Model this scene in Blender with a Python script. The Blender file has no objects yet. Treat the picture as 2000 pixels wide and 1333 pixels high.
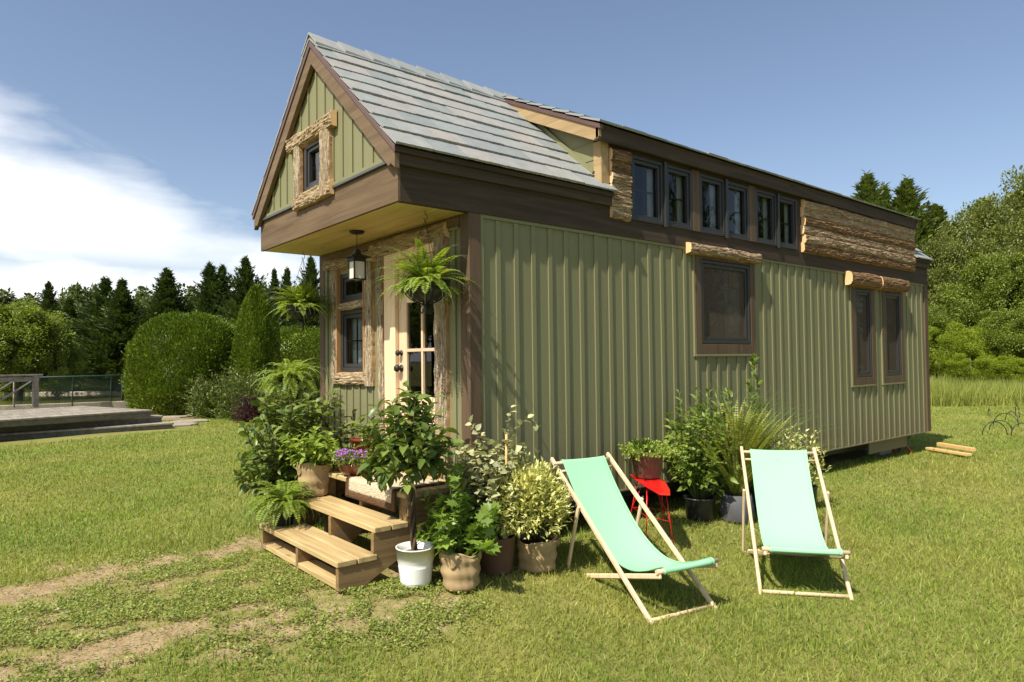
import bpy, math, random
import numpy as np
from math import radians as R, sin, cos, pi, sqrt
from mathutils import Vector, Matrix, noise as mnoise

S = bpy.context.scene
COL = S.collection

# ------------------------------------------------------------------ camera
YAW, PITCH, ROLL, FPX = R(50.5333), R(1.6208), R(-0.6558), 1336.6
CAM = np.array([-2.9762, -4.0952, 1.459])
_F = np.array([cos(YAW)*cos(PITCH), sin(YAW)*cos(PITCH), sin(PITCH)])
_R0 = np.array([sin(YAW), -cos(YAW), 0.0]); _U0 = np.cross(_R0, _F)
_R = _R0*cos(ROLL)+_U0*sin(ROLL); _U = -_R0*sin(ROLL)+_U0*cos(ROLL)
cd = bpy.data.cameras.new('camera'); cam = bpy.data.objects.new('camera', cd); COL.objects.link(cam)
cd.sensor_width = 36; cd.lens = FPX*36/2000; cd.clip_start = .05; cd.clip_end = 2000
M = Matrix([[_R[i], _U[i], -_F[i], CAM[i]] for i in range(3)] + [[0, 0, 0, 1]])
cam.matrix_world = M
S.camera = cam

# ------------------------------------------------------------------ sky, sun, exposure
SUN = Vector((-.75, -.17, 1.0)).normalized()          # towards the sun
W = bpy.data.worlds.new("World"); S.world = W; W.use_nodes = True
nt = W.node_tree; nt.nodes.clear()
def wn(t, **k):
    n = nt.nodes.new(t)
    for a, b in k.items(): setattr(n, a, b)
    return n
sky = wn('ShaderNodeTexSky', sky_type='NISHITA', sun_disc=False, sun_elevation=math.asin(SUN.z),
         sun_rotation=math.atan2(SUN.x, SUN.y), altitude=100, air_density=1.0, dust_density=1.4, ozone_density=1.6)
def wmath(op, a, b=None, clamp=False):
    n = wn('ShaderNodeMath', operation=op, use_clamp=clamp)
    for i, v in enumerate((a, b)):
        if v is None: continue
        if isinstance(v, (int, float)): n.inputs[i].default_value = v
        else: nt.links.new(v, n.inputs[i])
    return n.outputs[0]
tc = wn('ShaderNodeTexCoord'); sp = wn('ShaderNodeSeparateXYZ'); nt.links.new(tc.outputs['Generated'], sp.inputs[0])
az = wmath('MULTIPLY', wmath('ARCTAN2', sp.outputs[1], sp.outputs[0]), 180/pi)
el = wmath('MULTIPLY', wmath('ARCSINE', sp.outputs[2]), 180/pi)
# long soft bank of cloud, wisps above it, a paler gap low down
cv = wn('ShaderNodeCombineXYZ')
nt.links.new(wmath('ADD', wmath('MULTIPLY', az, .075), wmath('MULTIPLY', el, .03)), cv.inputs[0]); nt.links.new(wmath('MULTIPLY', el, .24), cv.inputs[1])
n1 = wn('ShaderNodeTexNoise'); n1.inputs['Scale'].default_value = 1.3; n1.inputs['Detail'].default_value = 9; n1.inputs['Roughness'].default_value = .52
nt.links.new(cv.outputs[0], n1.inputs['Vector'])
cv2 = wn('ShaderNodeCombineXYZ')
nt.links.new(wmath('MULTIPLY', wmath('ADD', az, wmath('MULTIPLY', el, 1.1)), .06), cv2.inputs[0]); nt.links.new(wmath('MULTIPLY', wmath('SUBTRACT', el, wmath('MULTIPLY', az, .42)), .5), cv2.inputs[1]); cv2.inputs[2].default_value = 4.2
n2 = wn('ShaderNodeTexNoise'); n2.inputs['Scale'].default_value = 1.0; n2.inputs['Detail'].default_value = 8; n2.inputs['Roughness'].default_value = .6
nt.links.new(cv2.outputs[0], n2.inputs['Vector'])
line = wmath('ADD', 9.6, wmath('MULTIPLY', wmath('SUBTRACT', az, 71), .40))
d = wmath('SUBTRACT', line, el)
d = wmath('ADD', d, wmath('MULTIPLY', wmath('SUBTRACT', n1.outputs['Fac'], .5), 9))
bank = wmath('MULTIPLY', wmath('ADD', wmath('MULTIPLY', d, .20), .35, True), 1)
low = wmath('MULTIPLY', wmath('SUBTRACT', n1.outputs['Fac'], .47), 5, True)
nearg = wmath('SUBTRACT', 1, wmath('MULTIPLY', wmath('ABSOLUTE', wmath('SUBTRACT', el, 7.2)), .55), True)
bank = wmath('MULTIPLY', bank, wmath('SUBTRACT', 1, wmath('MULTIPLY', wmath('MULTIPLY', nearg, wmath('SUBTRACT', 1, low)), .7)))
wisp = wmath('MULTIPLY', wmath('SUBTRACT', n2.outputs['Fac'], .50), 1.6, True)
wmask = wmath('MULTIPLY', wmath('ADD', wmath('MULTIPLY', wmath('ADD', wmath('SUBTRACT', line, el), 4.5), .12), 0, True), wmath('MULTIPLY', wmath('SUBTRACT', az, 62), .07, True))
cl = wmath('MULTIPLY', wmath('MAXIMUM', bank, wmath('MULTIPLY', wisp, wmask)), .95)
cl = wmath('MULTIPLY', cl, wmath('GREATER_THAN', sp.outputs[2], 0.0))
hs = wn('ShaderNodeHueSaturation'); hs.inputs['Saturation'].default_value = .92; hs.inputs['Hue'].default_value = .502; nt.links.new(sky.outputs[0], hs.inputs['Color'])
bg = wn('ShaderNodeBackground'); bg.inputs['Strength'].default_value = .103; nt.links.new(hs.outputs[0], bg.inputs[0])
bgc = wn('ShaderNodeBackground'); bgc.inputs[0].default_value = (.93, .94, .95, 1); bgc.inputs['Strength'].default_value = .95
mx = wn('ShaderNodeMixShader'); nt.links.new(cl, mx.inputs[0]); nt.links.new(bg.outputs[0], mx.inputs[1]); nt.links.new(bgc.outputs[0], mx.inputs[2])
wo = wn('ShaderNodeOutputWorld'); nt.links.new(mx.outputs[0], wo.inputs[0])
sl = bpy.data.lights.new('sun', 'SUN'); sl.energy = 5.0; sl.angle = R(.55); sl.color = (1.0, .93, .79)
so = bpy.data.objects.new('sun', sl); COL.objects.link(so); so.rotation_euler = (-SUN).to_track_quat('-Z', 'Y').to_euler()
S.view_settings.view_transform = 'Standard'; S.view_settings.look = 'None'; S.view_settings.gamma = 1
S.view_settings.exposure = 0.56
S.cycles.max_bounces = 8; S.cycles.transparent_max_bounces = 12
S.cycles.sample_clamp_indirect = 4

# ------------------------------------------------------------------ placing: rays of the photograph's own viewpoint
def ray(u, v):
    return _F + _R*(u-1000)/FPX - _U*(v-666.5)/FPX
def at(u, v, z=0.0):
    d = ray(u, v); t = (z-CAM[2])/d[2]; return CAM+d*t
def pond(x, y, e=0.0):
    dx, dy = x-CAM[0], y-CAM[1]; dep = dx*cos(YAW)+dy*sin(YAW); lat = dx*sin(YAW)-dy*cos(YAW)
    m = np.clip((dep-22.5+e)/1.2, 0, 1)*np.clip((41.5-dep)/1.0, 0, 1)*np.clip((-11.2-(dep-20)*.3-lat+e)/1.5, 0, 1)*np.clip((lat+60)/2, 0, 1)
    return m*m*(3-2*m)
def ground(x, y):
    """height of the lawn (works on arrays)"""
    x = np.asarray(x, float); y = np.asarray(y, float)
    t = np.clip((-.05-y)/1.5, 0, 1); z = -.135*t*t*(3-2*t)*np.clip(1-(x-4)/6, 0.3, 1)
    z = z-.02*np.clip(-1.6-y, 0, 6)
    # pond basin
    m = pond(x, y)
    return z-1.0*m
def atg(u, v):
    z = 0.0
    for _ in range(12):
        P = at(u, v, z); z = float(ground(P[0], P[1]))
    return at(u, v, z)
def along(u, dist):
    """ground point at a given depth before the camera, in the direction of column u"""
    d = ray(u, 700); return CAM[0]+d[0]*dist, CAM[1]+d[1]*dist
def zat(u, v, dist):
    return CAM[2]+ray(u, v)[2]*dist

# ------------------------------------------------------------------ materials
def lin(c): return tuple(c)+((1,) if len(c) == 3 else ())
class Mat:
    def __init__(s, name):
        s.m = bpy.data.materials.new(name); s.m.use_nodes = True; s.t = s.m.node_tree; s.t.nodes.clear()
        s.out = s.n('ShaderNodeOutputMaterial')
    def n(s, t, **k):
        n = s.t.nodes.new(t)
        for a, b in k.items(): setattr(n, a, b)
        return n
    def l(s, a, b): s.t.links.new(a, b)
    def pr(s, col=None, rough=.6, spec=.4, metal=0):
        p = s.n('ShaderNodeBsdfPrincipled'); p.inputs['Roughness'].default_value = rough
        p.inputs['Specular IOR Level'].default_value = spec; p.inputs['Metallic'].default_value = metal
        if col is not None:
            if isinstance(col, tuple): p.inputs['Base Color'].default_value = lin(col)
            else: s.l(col, p.inputs['Base Color'])
        s.p = p; s.l(p.outputs[0], s.out.inputs[0]); return p
    def coord(s, scale=(1, 1, 1), kind='Object', rot=(0, 0, 0)):
        c = s.n('ShaderNodeTexCoord'); m = s.n('ShaderNodeMapping'); m.inputs['Scale'].default_value = scale; m.inputs['Rotation'].default_value = rot
        s.l(c.outputs[kind], m.inputs[0]); return m.outputs[0]
    def noise(s, vec, scale=5, detail=5, rough=.55, dist=0):
        n = s.n('ShaderNodeTexNoise'); n.inputs['Scale'].default_value = scale; n.inputs['Detail'].default_value = detail
        n.inputs['Roughness'].default_value = rough; n.inputs['Distortion'].default_value = dist; s.l(vec, n.inputs['Vector']); return n.outputs['Fac']
    def ramp(s, fac, stops):
        r = s.n('ShaderNodeValToRGB'); e = r.color_ramp.elements
        while len(e) < len(stops): e.new(.5)
        for i, (p, c) in enumerate(stops): e[i].position = p; e[i].color = lin(c)
        s.l(fac, r.inputs[0]); return r.outputs[0]
    def mix(s, f, a, b, mode='MIX'):
        m = s.n('ShaderNodeMix', data_type='RGBA', blend_type=mode)
        if isinstance(f, (int, float)): m.inputs[0].default_value = f
        else: s.l(f, m.inputs[0])
        for i, v in ((6, a), (7, b)):
            if isinstance(v, tuple): m.inputs[i].default_value = lin(v)
            else: s.l(v, m.inputs[i])
        return m.outputs[2]
    def math(s, op, a, b=0, clamp=False):
        m = s.n('ShaderNodeMath', operation=op, use_clamp=clamp)
        for i, v in enumerate((a, b)):
            if isinstance(v, (int, float)): m.inputs[i].default_value = v
            else: s.l(v, m.inputs[i])
        return m.outputs[0]
    def bump(s, h, strength=.3, dist=.01):
        b = s.n('ShaderNodeBump'); b.inputs['Strength'].default_value = strength; b.inputs['Distance'].default_value = dist
        s.l(h, b.inputs['Height']); s.l(b.outputs[0], s.p.inputs['Normal'])
    def island(s): return s.n('ShaderNodeNewGeometry').outputs['Random Per Island']

def wood(name, c1, c2, axis=0, grain=1.0, rough=.7, knots=True, saw=False):
    m = Mat(name); sc = [22*grain]*3; sc[axis] = 1.3*grain
    v = m.coord(tuple(sc)); g = m.noise(v, 1, 8, .62, .8)
    big = m.noise(m.coord((1.5, 1.5, 1.5)), 1.6, 3)
    col = m.ramp(g, [(.3, c1), (.7, c2)])
    isl = m.island()
    col = m.mix(m.math('MULTIPLY', big, .55), col, m.mix(.5, col, c1))
    col = m.mix(1.0, col, m.ramp(isl, [(0, (.80, .79, .78)), (1, (1.1, 1.08, 1.05))]), 'MULTIPLY')
    if knots:
        ks = [4.5]*3; ks[axis] = 2.2
        vo = m.n('ShaderNodeTexVoronoi'); m.l(m.coord(tuple(ks)), vo.inputs['Vector']); vo.inputs['Scale'].default_value = 1
        k = m.ramp(vo.outputs['Distance'], [(.05, (1, 1, 1)), (.13, (0, 0, 0))])
        col = m.mix(m.math('MULTIPLY', k, .55), col, tuple(x*.35 for x in c1))
    m.pr(col, rough, .25)
    h = g
    if saw:
        w = m.n('ShaderNodeTexWave'); m.l(m.coord((1, 1, 1), rot=(.3, .75, .3)), w.inputs[0]); w.inputs['Scale'].default_value = 26; w.inputs['Distortion'].default_value = 3
        col2 = m.mix(m.math('MULTIPLY', w.outputs['Fac'], .28), col, tuple(x*.55 for x in c1)); m.l(col2, m.p.inputs['Base Color'])
        h = m.math('ADD', g, m.math('MULTIPLY', w.outputs['Fac'], .5))
    m.bump(h, .35, .004)
    return m.m
def plain(name, c, rough=.5, spec=.5, metal=0, var=.12, bump=0, bscale=60):
    m = Mat(name); v = m.coord(); n = m.noise(v, 3.5, 6, .6)
    col = m.mix(1.0, c, m.ramp(n, [(.25, (1-var,)*3), (.75, (1+var,)*3)]), 'MULTIPLY')
    m.pr(col, rough, spec, metal)
    if bump: m.bump(m.noise(v, bscale, 4), bump, .004)
    return m.m
def leaf(name, dark, light, trans=None, tw=.33, rough=.45, cs=2.5, extra=None, var=.9):
    m = Mat(name); isl = m.island(); n = m.noise(m.coord(), cs, 3)
    f = m.math('ADD', m.math('MULTIPLY', isl, .55), m.math('MULTIPLY', n, .55))
    stops = [(.2, dark), (.85, light)]
    if extra: stops.append((.97, extra))
    col = m.ramp(f, stops)
    m.pr(col, rough, .35)
    t = m.n('ShaderNodeBsdfTranslucent')
    tcol = m.mix(1.0, col, trans or (1.5, 1.5, .55), 'MULTIPLY'); m.l(tcol, t.inputs[0])
    mx = m.n('ShaderNodeMixShader'); mx.inputs[0].default_value = tw
    m.l(m.p.outputs[0], mx.inputs[1]); m.l(t.outputs[0], mx.inputs[2]); m.l(mx.outputs[0], m.out.inputs[0])
    return m.m
def barkmat(name, c1, c2, c3, axis=0, sc=1.0):
    m = Mat(name); s3 = [44*sc]*3; s3[axis] = 5*sc
    v = m.coord(tuple(s3)); n = m.noise(v, 1, 9, .72, 1.2)
    s4 = [34*sc]*3; s4[axis] = 6*sc; n2 = m.noise(m.coord(tuple(s4)), 1, 6, .65, 2.0)
    big = m.noise(m.coord((5, 5, 5)), 1.3, 5)
    col = m.ramp(n, [(.30, c1), (.47, c2), (.64, c3)])
    col = m.mix(m.ramp(n2, [(.36, (.85, .85, .85)), (.47, (0, 0, 0))]), col, tuple(x*.45 for x in c1))
    col = m.mix(m.ramp(big, [(.5, (0, 0, 0)), (.7, (.6, .6, .6))]), col, c2)
    m.pr(col, .9, .1); m.bump(m.math('ADD', n, n2), 1.0, .016)
    return m.m

def grass_mat():
    m = leaf('lawn_grass', (.12, .18, .026), (.38, .42, .095), (1.3, 1.3, .5), tw=.38, rough=.5, cs=.8, extra=(.55, .48, .25))
    # broad patches: fresher green and drier yellow, by nature of the lawn
    t = m.node_tree; tc_ = t.nodes.new('ShaderNodeTexCoord'); n = t.nodes.new('ShaderNodeTexNoise'); n.inputs['Scale'].default_value = .45; n.inputs['Detail'].default_value = 5; t.links.new(tc_.outputs['Object'], n.inputs['Vector'])
    r = t.nodes.new('ShaderNodeValToRGB'); e = r.color_ramp.elements; e[0].position = .36; e[0].color = (.74, .92, .62, 1); e[1].position = .64; e[1].color = (1.15, 1.04, 1.1, 1); t.links.new(n.outputs['Fac'], r.inputs[0])
    p = [k for k in t.nodes if k.type == 'BSDF_PRINCIPLED'][0]; tr = [k for k in t.nodes if k.type == 'BSDF_TRANSLUCENT'][0]
    for sock in (p.inputs['Base Color'], tr.inputs[0]):
        src = sock.links[0].from_socket; mx = t.nodes.new('ShaderNodeMix'); mx.data_type = 'RGBA'; mx.blend_type = 'MULTIPLY'; mx.inputs[0].default_value = 1
        t.links.new(src, mx.inputs[6]); t.links.new(r.outputs[0], mx.inputs[7]); t.links.new(mx.outputs[2], sock)
    return m
def siding_mat():
    m = Mat('green_fibre_siding'); v = m.coord((30, 30, 1.5)); g = m.noise(v, 1, 6, .6, .4); big = m.noise(m.coord(), 1.2, 4)
    c = m.mix(m.math('MULTIPLY', g, .5), (.200, .196, .103), (.162, .160, .083))
    c = m.mix(m.math('MULTIPLY', big, .5), c, (.186, .177, .090))
    # rain streaks and soil splashed up from the grass
    st = m.noise(m.coord((9, 9, .35)), 1, 5, .6); c = m.mix(m.ramp(st, [(.55, (0, 0, 0)), (.78, (.5, .5, .5))]), c, (.105, .105, .062))
    sx = m.n('ShaderNodeSeparateXYZ'); tcx = m.n('ShaderNodeTexCoord'); m.l(tcx.outputs['Object'], sx.inputs[0])
    sp_ = m.math('MULTIPLY', m.math('SUBTRACT', m.math('ADD', .56, m.math('MULTIPLY', m.noise(m.coord(), 16, 5), .35)), sx.outputs[2]), 2.2, True)
    c = m.mix(m.math('MULTIPLY', sp_, .6), c, (.16, .125, .075))
    m.pr(c, .6, .3); m.bump(g, .22, .003); return m.m
def slate_mat():
    m = Mat('grey_slate'); isl = m.island(); v = m.coord((9, 9, 9)); n = m.noise(v, 1, 7, .65)
    c = m.ramp(isl, [(0, (.205, .225, .225)), (.35, (.25, .27, .265)), (.6, (.275, .28, .27)), (.85, (.30, .28, .262)), (1, (.22, .245, .25))])
    c = m.mix(1.0, c, m.ramp(n, [(.25, (.84,)*3), (.75, (1.12,)*3)]), 'MULTIPLY')
    m.pr(c, .62, .35); m.bump(m.noise(m.coord((1, 1, 1)), 45, 6), .35, .004); return m.m
def glass_mat(name='window_glass', tint=(.62, .68, .7), refl=.9):
    m = Mat(name); tr = m.n('ShaderNodeBsdfTransparent'); tr.inputs[0].default_value = lin(tint)
    gl = m.n('ShaderNodeBsdfGlossy'); gl.inputs['Roughness'].default_value = .0; gl.inputs[0].default_value = (.95, .97, 1, 1)
    fr = m.n('ShaderNodeFresnel'); fr.inputs[0].default_value = 1.5
    mx = m.n('ShaderNodeMixShader'); m.l(m.math('MULTIPLY', fr.outputs[0], refl, True), mx.inputs[0]); m.l(tr.outputs[0], mx.inputs[1]); m.l(gl.outputs[0], mx.inputs[2])
    m.l(mx.outputs[0], m.out.inputs[0]); return m.m
def burlap_mat():
    m = Mat('burlap_cloth'); v = m.coord()
    w1 = m.n('ShaderNodeTexWave', bands_direction='Z'); m.l(v, w1.inputs[0]); w1.inputs['Scale'].default_value = 90; w1.inputs['Distortion'].default_value = 1.5
    n = m.noise(v, 9, 6); c = m.ramp(n, [(.3, (.34, .24, .125)), (.7, (.46, .34, .19))])
    c = m.mix(m.math('MULTIPLY', w1.outputs['Fac'], .22), c, (.2, .13, .06))
    m.pr(c, .95, .05); m.bump(m.math('ADD', w1.outputs['Fac'], m.noise(v, 200, 2)), .35, .003); return m.m
def canvas_mat():
    m = Mat('mint_canvas'); v = m.coord(); n = m.noise(m.coord((1, 1, 1)), 320, 2)
    m.pr(m.mix(m.math('MULTIPLY', n, .18), (.37, .76, .46), (.31, .69, .40)), .75, .15)
    b = m.noise(v, 350, 2); m.bump(b, .15, .001)
    t = m.n('ShaderNodeBsdfTranslucent'); t.inputs[0].default_value = (.2, .55, .32, 1)
    mx = m.n('ShaderNodeMixShader'); mx.inputs[0].default_value = .22
    m.l(m.p.outputs[0], mx.inputs[1]); m.l(t.outputs[0], mx.inputs[2]); m.l(mx.outputs[0], m.out.inputs[0])
    return m.m
MT = dict(
    siding=siding_mat(), slate=slate_mat(), glass=glass_mat(), burlap=burlap_mat(), canvas=canvas_mat(),
    brownX=wood('brown_stained_board', (.036, .025, .017), (.080, .056, .037), 0, .8),
    brownY=wood('brown_stained_fascia', (.080, .052, .030), (.165, .112, .066), 1, .8),
    brownZ=wood('brown_stained_post', (.070, .046, .029), (.14, .094, .06), 2, .8),
    rake=wood('tan_rake_board', (.098, .066, .040), (.175, .122, .073), 1, .8, knots=False),
    wedge=wood('weathered_tan_board', (.26, .18, .09), (.44, .32, .18), 1, .7),
    drip=plain('maroon_drip_edge', (.10, .055, .05), .45, .4),
    soffit=wood('pine_soffit', (.50, .36, .16), (.72, .56, .30), 1, .7, .6),
    frame=plain('charcoal_window_frame', (.030, .0295, .029), .42, .45, var=.06),
    doorw=wood('fir_door', (.66, .47, .30), (.80, .62, .43), 2, 1.0, .5, knots=False),
    sidewood=wood('cut_slab_edge', (.30, .16, .07), (.45, .26, .12), 2, .9, knots=False),
    barkX=barkmat('bark_logs', (.10, .055, .030), (.33, .22, .13), (.62, .52, .38), 0),
    barkY=barkmat('bark_trim_cross', (.13, .08, .045), (.36, .26, .15), (.60, .50, .34), 1),
    barkZ=barkmat('bark_trim_upright', (.12, .075, .045), (.33, .25, .16), (.60, .52, .38), 2),
    barkD=barkmat('dark_bark_logs', (.06, .032, .018), (.19, .11, .055), (.38, .26, .15), 0),
    endgrain=plain('fresh_cut_end', (.72, .47, .24), .8, .1, var=.2),
    flash=plain('grey_flashing', (.10, .10, .105), .4, .5, .4),
    black=plain('black_iron', (.012, .012, .012), .5, .45, bump=.2),
    blackp=plain('black_plastic', (.018, .019, .021), .42, .5, bump=.1),
    greybag=plain('grey_grow_bag', (.10, .10, .11), .8, .2, bump=.8, bscale=18),
    white=plain('white_enamel', (.80, .80, .76), .32, .5, var=.04),
    terra=plain('red_glazed_clay', (.13, .022, .010), .15, .6, var=.25),
    brownpot=plain('brown_resin', (.15, .085, .06), .6, .3, var=.2, bump=.3, bscale=30),
    red=plain('red_painted_steel', (.55, .012, .010), .3, .5, var=.08),
    soil=plain('potting_soil', (.045, .028, .016), .95, .1, var=.4, bump=1, bscale=40),
    stepX=wood('cedar_step_side', (.16, .10, .045), (.32, .215, .10), 0, .9, saw=True),
    stepY=wood('cedar_step_tread', (.27, .19, .085), (.56, .43, .22), 1, .8),
    chairw=wood('pale_birch', (.52, .39, .25), (.72, .57, .38), 2, 1.2, .5, knots=False),
    timber=wood('yellow_timber', (.52, .33, .13), (.66, .45, .2), 0, 1),
    deck=wood('weathered_deck', (.19, .165, .135), (.38, .34, .28), 1, .5, .8),
    deckside=wood('aged_deck_riser', (.10, .092, .075), (.21, .19, .155), 1, .5, .8),
    twig=plain('brown_twig', (.09, .06, .035), .8, .2, var=.3),
    gstem=plain('green_stem', (.10, .15, .04), .6, .3, var=.3),
    trunk=barkmat('tree_trunk', (.05, .035, .025), (.11, .085, .06), (.2, .17, .13), 2, .3),
    curtain=plain('cream_curtain', (.62, .60, .54), .9, .1),
    inside=plain('plywood_inside', (.20, .14, .085), .8, .2),
    screen=plain('insect_screen', (.06, .05, .045), .55, .35, var=.1),
    lamp=plain('frosted_lamp_glass', (.62, .60, .52), .25, .5),
    concrete=plain('concrete_block', (.33, .32, .30), .9, .2, var=.15, bump=.6),
    tyre=plain('black_rubber', (.02, .02, .02), .85, .2),
    wiregreen=plain('green_coated_wire', (.018, .045, .032), .5, .4),
    stone=plain('stone_kerb', (.30, .26, .21), .9, .2, var=.3, bump=.8, bscale=20),
    purple=leaf('purple_petals', (.30, .09, .42), (.62, .28, .75), (1.2, .8, 1.3)),
    # leaves
    lf_fern=leaf('fern_green', (.11, .19, .022), (.34, .42, .06), tw=.4),
    lf_frond=leaf('upright_frond', (.16, .19, .035), (.50, .50, .11), tw=.35),
    lf_dark=leaf('glossy_green_leaves', (.048, .094, .018), (.20, .26, .056), rough=.36, tw=.24),
    lf_mid=leaf('mid_green_leaves', (.075, .14, .022), (.27, .34, .065), rough=.4),
    lf_lime=leaf('lime_green_leaves', (.12, .20, .025), (.34, .42, .075)),
    lf_maple=leaf('lobed_green_leaves', (.085, .16, .025), (.26, .36, .06), rough=.42),
    lf_var=leaf('variegated_grey_green', (.15, .18, .07), (.56, .55, .30), (1.2, 1.2, .8), tw=.25, extra=(.30, .13, .07)),
    lf_gold=leaf('golden_variegated', (.22, .27, .06), (.90, .86, .36), (1.2, 1.15, .6), cs=14, tw=.3),
    lf_grass=grass_mat(),
    lf_clover=leaf('clover_leaves', (.10, .15, .025), (.32, .37, .085), tw=.3, cs=6),
    lf_dry=leaf('tall_dry_grass', (.16, .21, .04), (.42, .44, .12), tw=.4, cs=.35, extra=(.62, .47, .29)),
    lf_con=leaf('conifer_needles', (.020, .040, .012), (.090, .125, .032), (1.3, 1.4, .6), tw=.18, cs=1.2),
    lf_con2=leaf('pale_conifer_needles', (.045, .075, .018), (.20, .24, .055), (1.3, 1.4, .6), tw=.2, cs=1.2),  # lighter, yellower green than the dark conifers, also on the junipers
    lf_hedge=leaf('arborvitae_green', (.034, .072, .007), (.19, .27, .024), (1.4, 1.3, .3), tw=.2, cs=3.5),
    lf_far=leaf('far_woods', (.05, .08, .022), (.15, .19, .06), tw=.2, cs=.7),
    lf_tree=leaf('broadleaf_crown', (.065, .105, .018), (.26, .32, .058), tw=.36, cs=1.0),
    lf_tree2=leaf('olive_broadleaf_crown', (.068, .095, .022), (.24, .27, .068), tw=.34, cs=.8),
    lf_bright=leaf('bright_green_bush', (.11, .17, .02), (.34, .40, .04), tw=.42, cs=1.2),
    lf_maroon=leaf('maroon_leaves', (.03, .012, .014), (.10, .045, .045), (1.3, .8, .8), tw=.2, cs=3),
)

# ------------------------------------------------------------------ object helpers
def tag(o, label=None, cat=None, group=None, kind=None):
    if label: o['label'] = label
    if cat: o['category'] = cat
    if group: o['group'] = group
    if kind: o['kind'] = kind
    return o
def thing(name, label, cat, loc=(0, 0, 0), rz=0, group=None):
    o = bpy.data.objects.new(name, None); COL.objects.link(o); o.location = tuple(float(a) for a in loc); o.rotation_euler = (0, 0, rz)
    o.empty_display_size = .1
    return tag(o, label, cat, group)
def link(name, me, mat, parent=None, world=False):
    o = bpy.data.objects.new(name, me); COL.objects.link(o)
    if mat is not None:
        for m_ in (mat if isinstance(mat, (list, tuple)) else [mat]): me.materials.append(m_)
    if parent is not None:
        o.parent = parent
        if world: o.matrix_parent_inverse = root_inv(parent)
    return o
def root_inv(p):
    # parts are given in world coordinates: cancel the thing's own placing once, at the first level
    if p.parent is not None or p.type != 'EMPTY': return Matrix.Identity(4)
    return Matrix.LocRotScale(p.location, p.rotation_euler, p.scale).inverted()
class MB:
    """collects boxes, tubes and lathes; build() links them as one mesh object"""
    def __init__(s): s.V = []; s.F = []; s.MI = []; s.sm = []
    def add(s, vs, fs, mi=0, smooth=False):
        k = len(s.V); s.V += [tuple(float(c) for c in v) for v in vs]; s.F += [[i+k for i in f] for f in fs]; s.MI += [mi]*len(fs); s.sm += [smooth]*len(fs); return s
    def box(s, x0, x1, y0, y1, z0, z1, mi=0):
        vs = [(x, y, z) for z in (z0, z1) for y in (y0, y1) for x in (x0, x1)]
        return s.add(vs, [(0, 2, 3, 1), (4, 5, 7, 6), (0, 1, 5, 4), (2, 6, 7, 3), (0, 4, 6, 2), (1, 3, 7, 5)], mi)
    def bar(s, a, b, w, h, up=(0, 0, 1), mi=0):
        a = Vector(a); b = Vector(b); d = (b-a).normalized(); up = Vector(up); x = d.cross(up)
        if x.length < 1e-4: x = d.cross(Vector((1, 0, 0)))
        x.normalize(); y = x.cross(d); vs = []
        for p in (a, b):
            for sx, sy in ((-1, -1), (1, -1), (1, 1), (-1, 1)): vs.append(p+x*sx*w/2+y*sy*h/2)
        return s.add(vs, [(0, 1, 2, 3), (7, 6, 5, 4), (0, 4, 5, 1), (1, 5, 6, 2), (2, 6, 7, 3), (3, 7, 4, 0)], mi)
    def prism(s, poly, f0, f1, mi=0):
        """poly: list of 2d points; f0/f1 map (a,b)->3d for the two sides"""
        n = len(poly); vs = [f0(*q) for q in poly]+[f1(*q) for q in poly]
        fs = [tuple(range(n))[::-1], tuple(range(n, 2*n))]+[(i, (i+1) % n, (i+1) % n+n, i+n) for i in range(n)]
        return s.add(vs, fs, mi)
    def tube(s, pts, r, n=8, mi=0, cap=True):
        pts = [Vector(p) for p in pts]; m = len(pts); rs = r if hasattr(r, '__len__') else [r]*m
        vs = []; prev = None
        for i, p in enumerate(pts):
            d = (pts[min(i+1, m-1)]-pts[max(i-1, 0)]);
            if d.length < 1e-9: d = Vector((0, 0, 1))
            d.normalize()
            if prev is None: x = d.orthogonal().normalized()
            else:
                x = prev-d*prev.dot(d); x = x.normalized() if x.length > 1e-6 else d.orthogonal().normalized()
            prev = x; y = d.cross(x)
            for k in range(n):
                a = 2*pi*k/n; vs.append(p+(x*cos(a)+y*sin(a))*rs[i])
        fs = [(i*n+k, i*n+(k+1) % n, (i+1)*n+(k+1) % n, (i+1)*n+k) for i in range(m-1) for k in range(n)]
        s.add(vs, fs, mi, True)
        if cap:
            s.F += [[len(s.V)-len(vs)+k for k in range(n)][::-1], [len(s.V)-n+k for k in range(n)]]; s.MI += [mi, mi]; s.sm += [False, False]
        return s
    def lathe(s, prof, c=(0, 0, 0), n=28, mi=0, wob=None):
        vs = []
        for j, (r, z) in enumerate(prof):
            for k in range(n):
                a = 2*pi*k/n; rr, zz = r, z
                if wob: rr, zz = wob(r, z, a, j)
                vs.append((c[0]+rr*cos(a), c[1]+rr*sin(a), c[2]+zz))
        fs = [(j*n+k, j*n+(k+1) % n, (j+1)*n+(k+1) % n, (j+1)*n+k) for j in range(len(prof)-1) for k in range(n)]
        return s.add(vs, fs, mi, True)
    def build(s, name, mat, parent=None, bevel=0, world=False, weld=False):
        me = bpy.data.meshes.new(name); me.from_pydata(s.V, [], s.F); me.update()
        me.polygons.foreach_set('material_index', s.MI); me.polygons.foreach_set('use_smooth', s.sm)
        o = link(name, me, mat, parent, world)
        if bevel:
            b = o.modifiers.new('bevel', 'BEVEL'); b.width = bevel; b.segments = 1; b.limit_method = 'ANGLE'; b.angle_limit = R(50)
        return o
def box1(name, mat, parent, *a, bevel=.003, **k): return MB().box(*a).build(name, mat, parent, bevel, **k)

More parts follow.
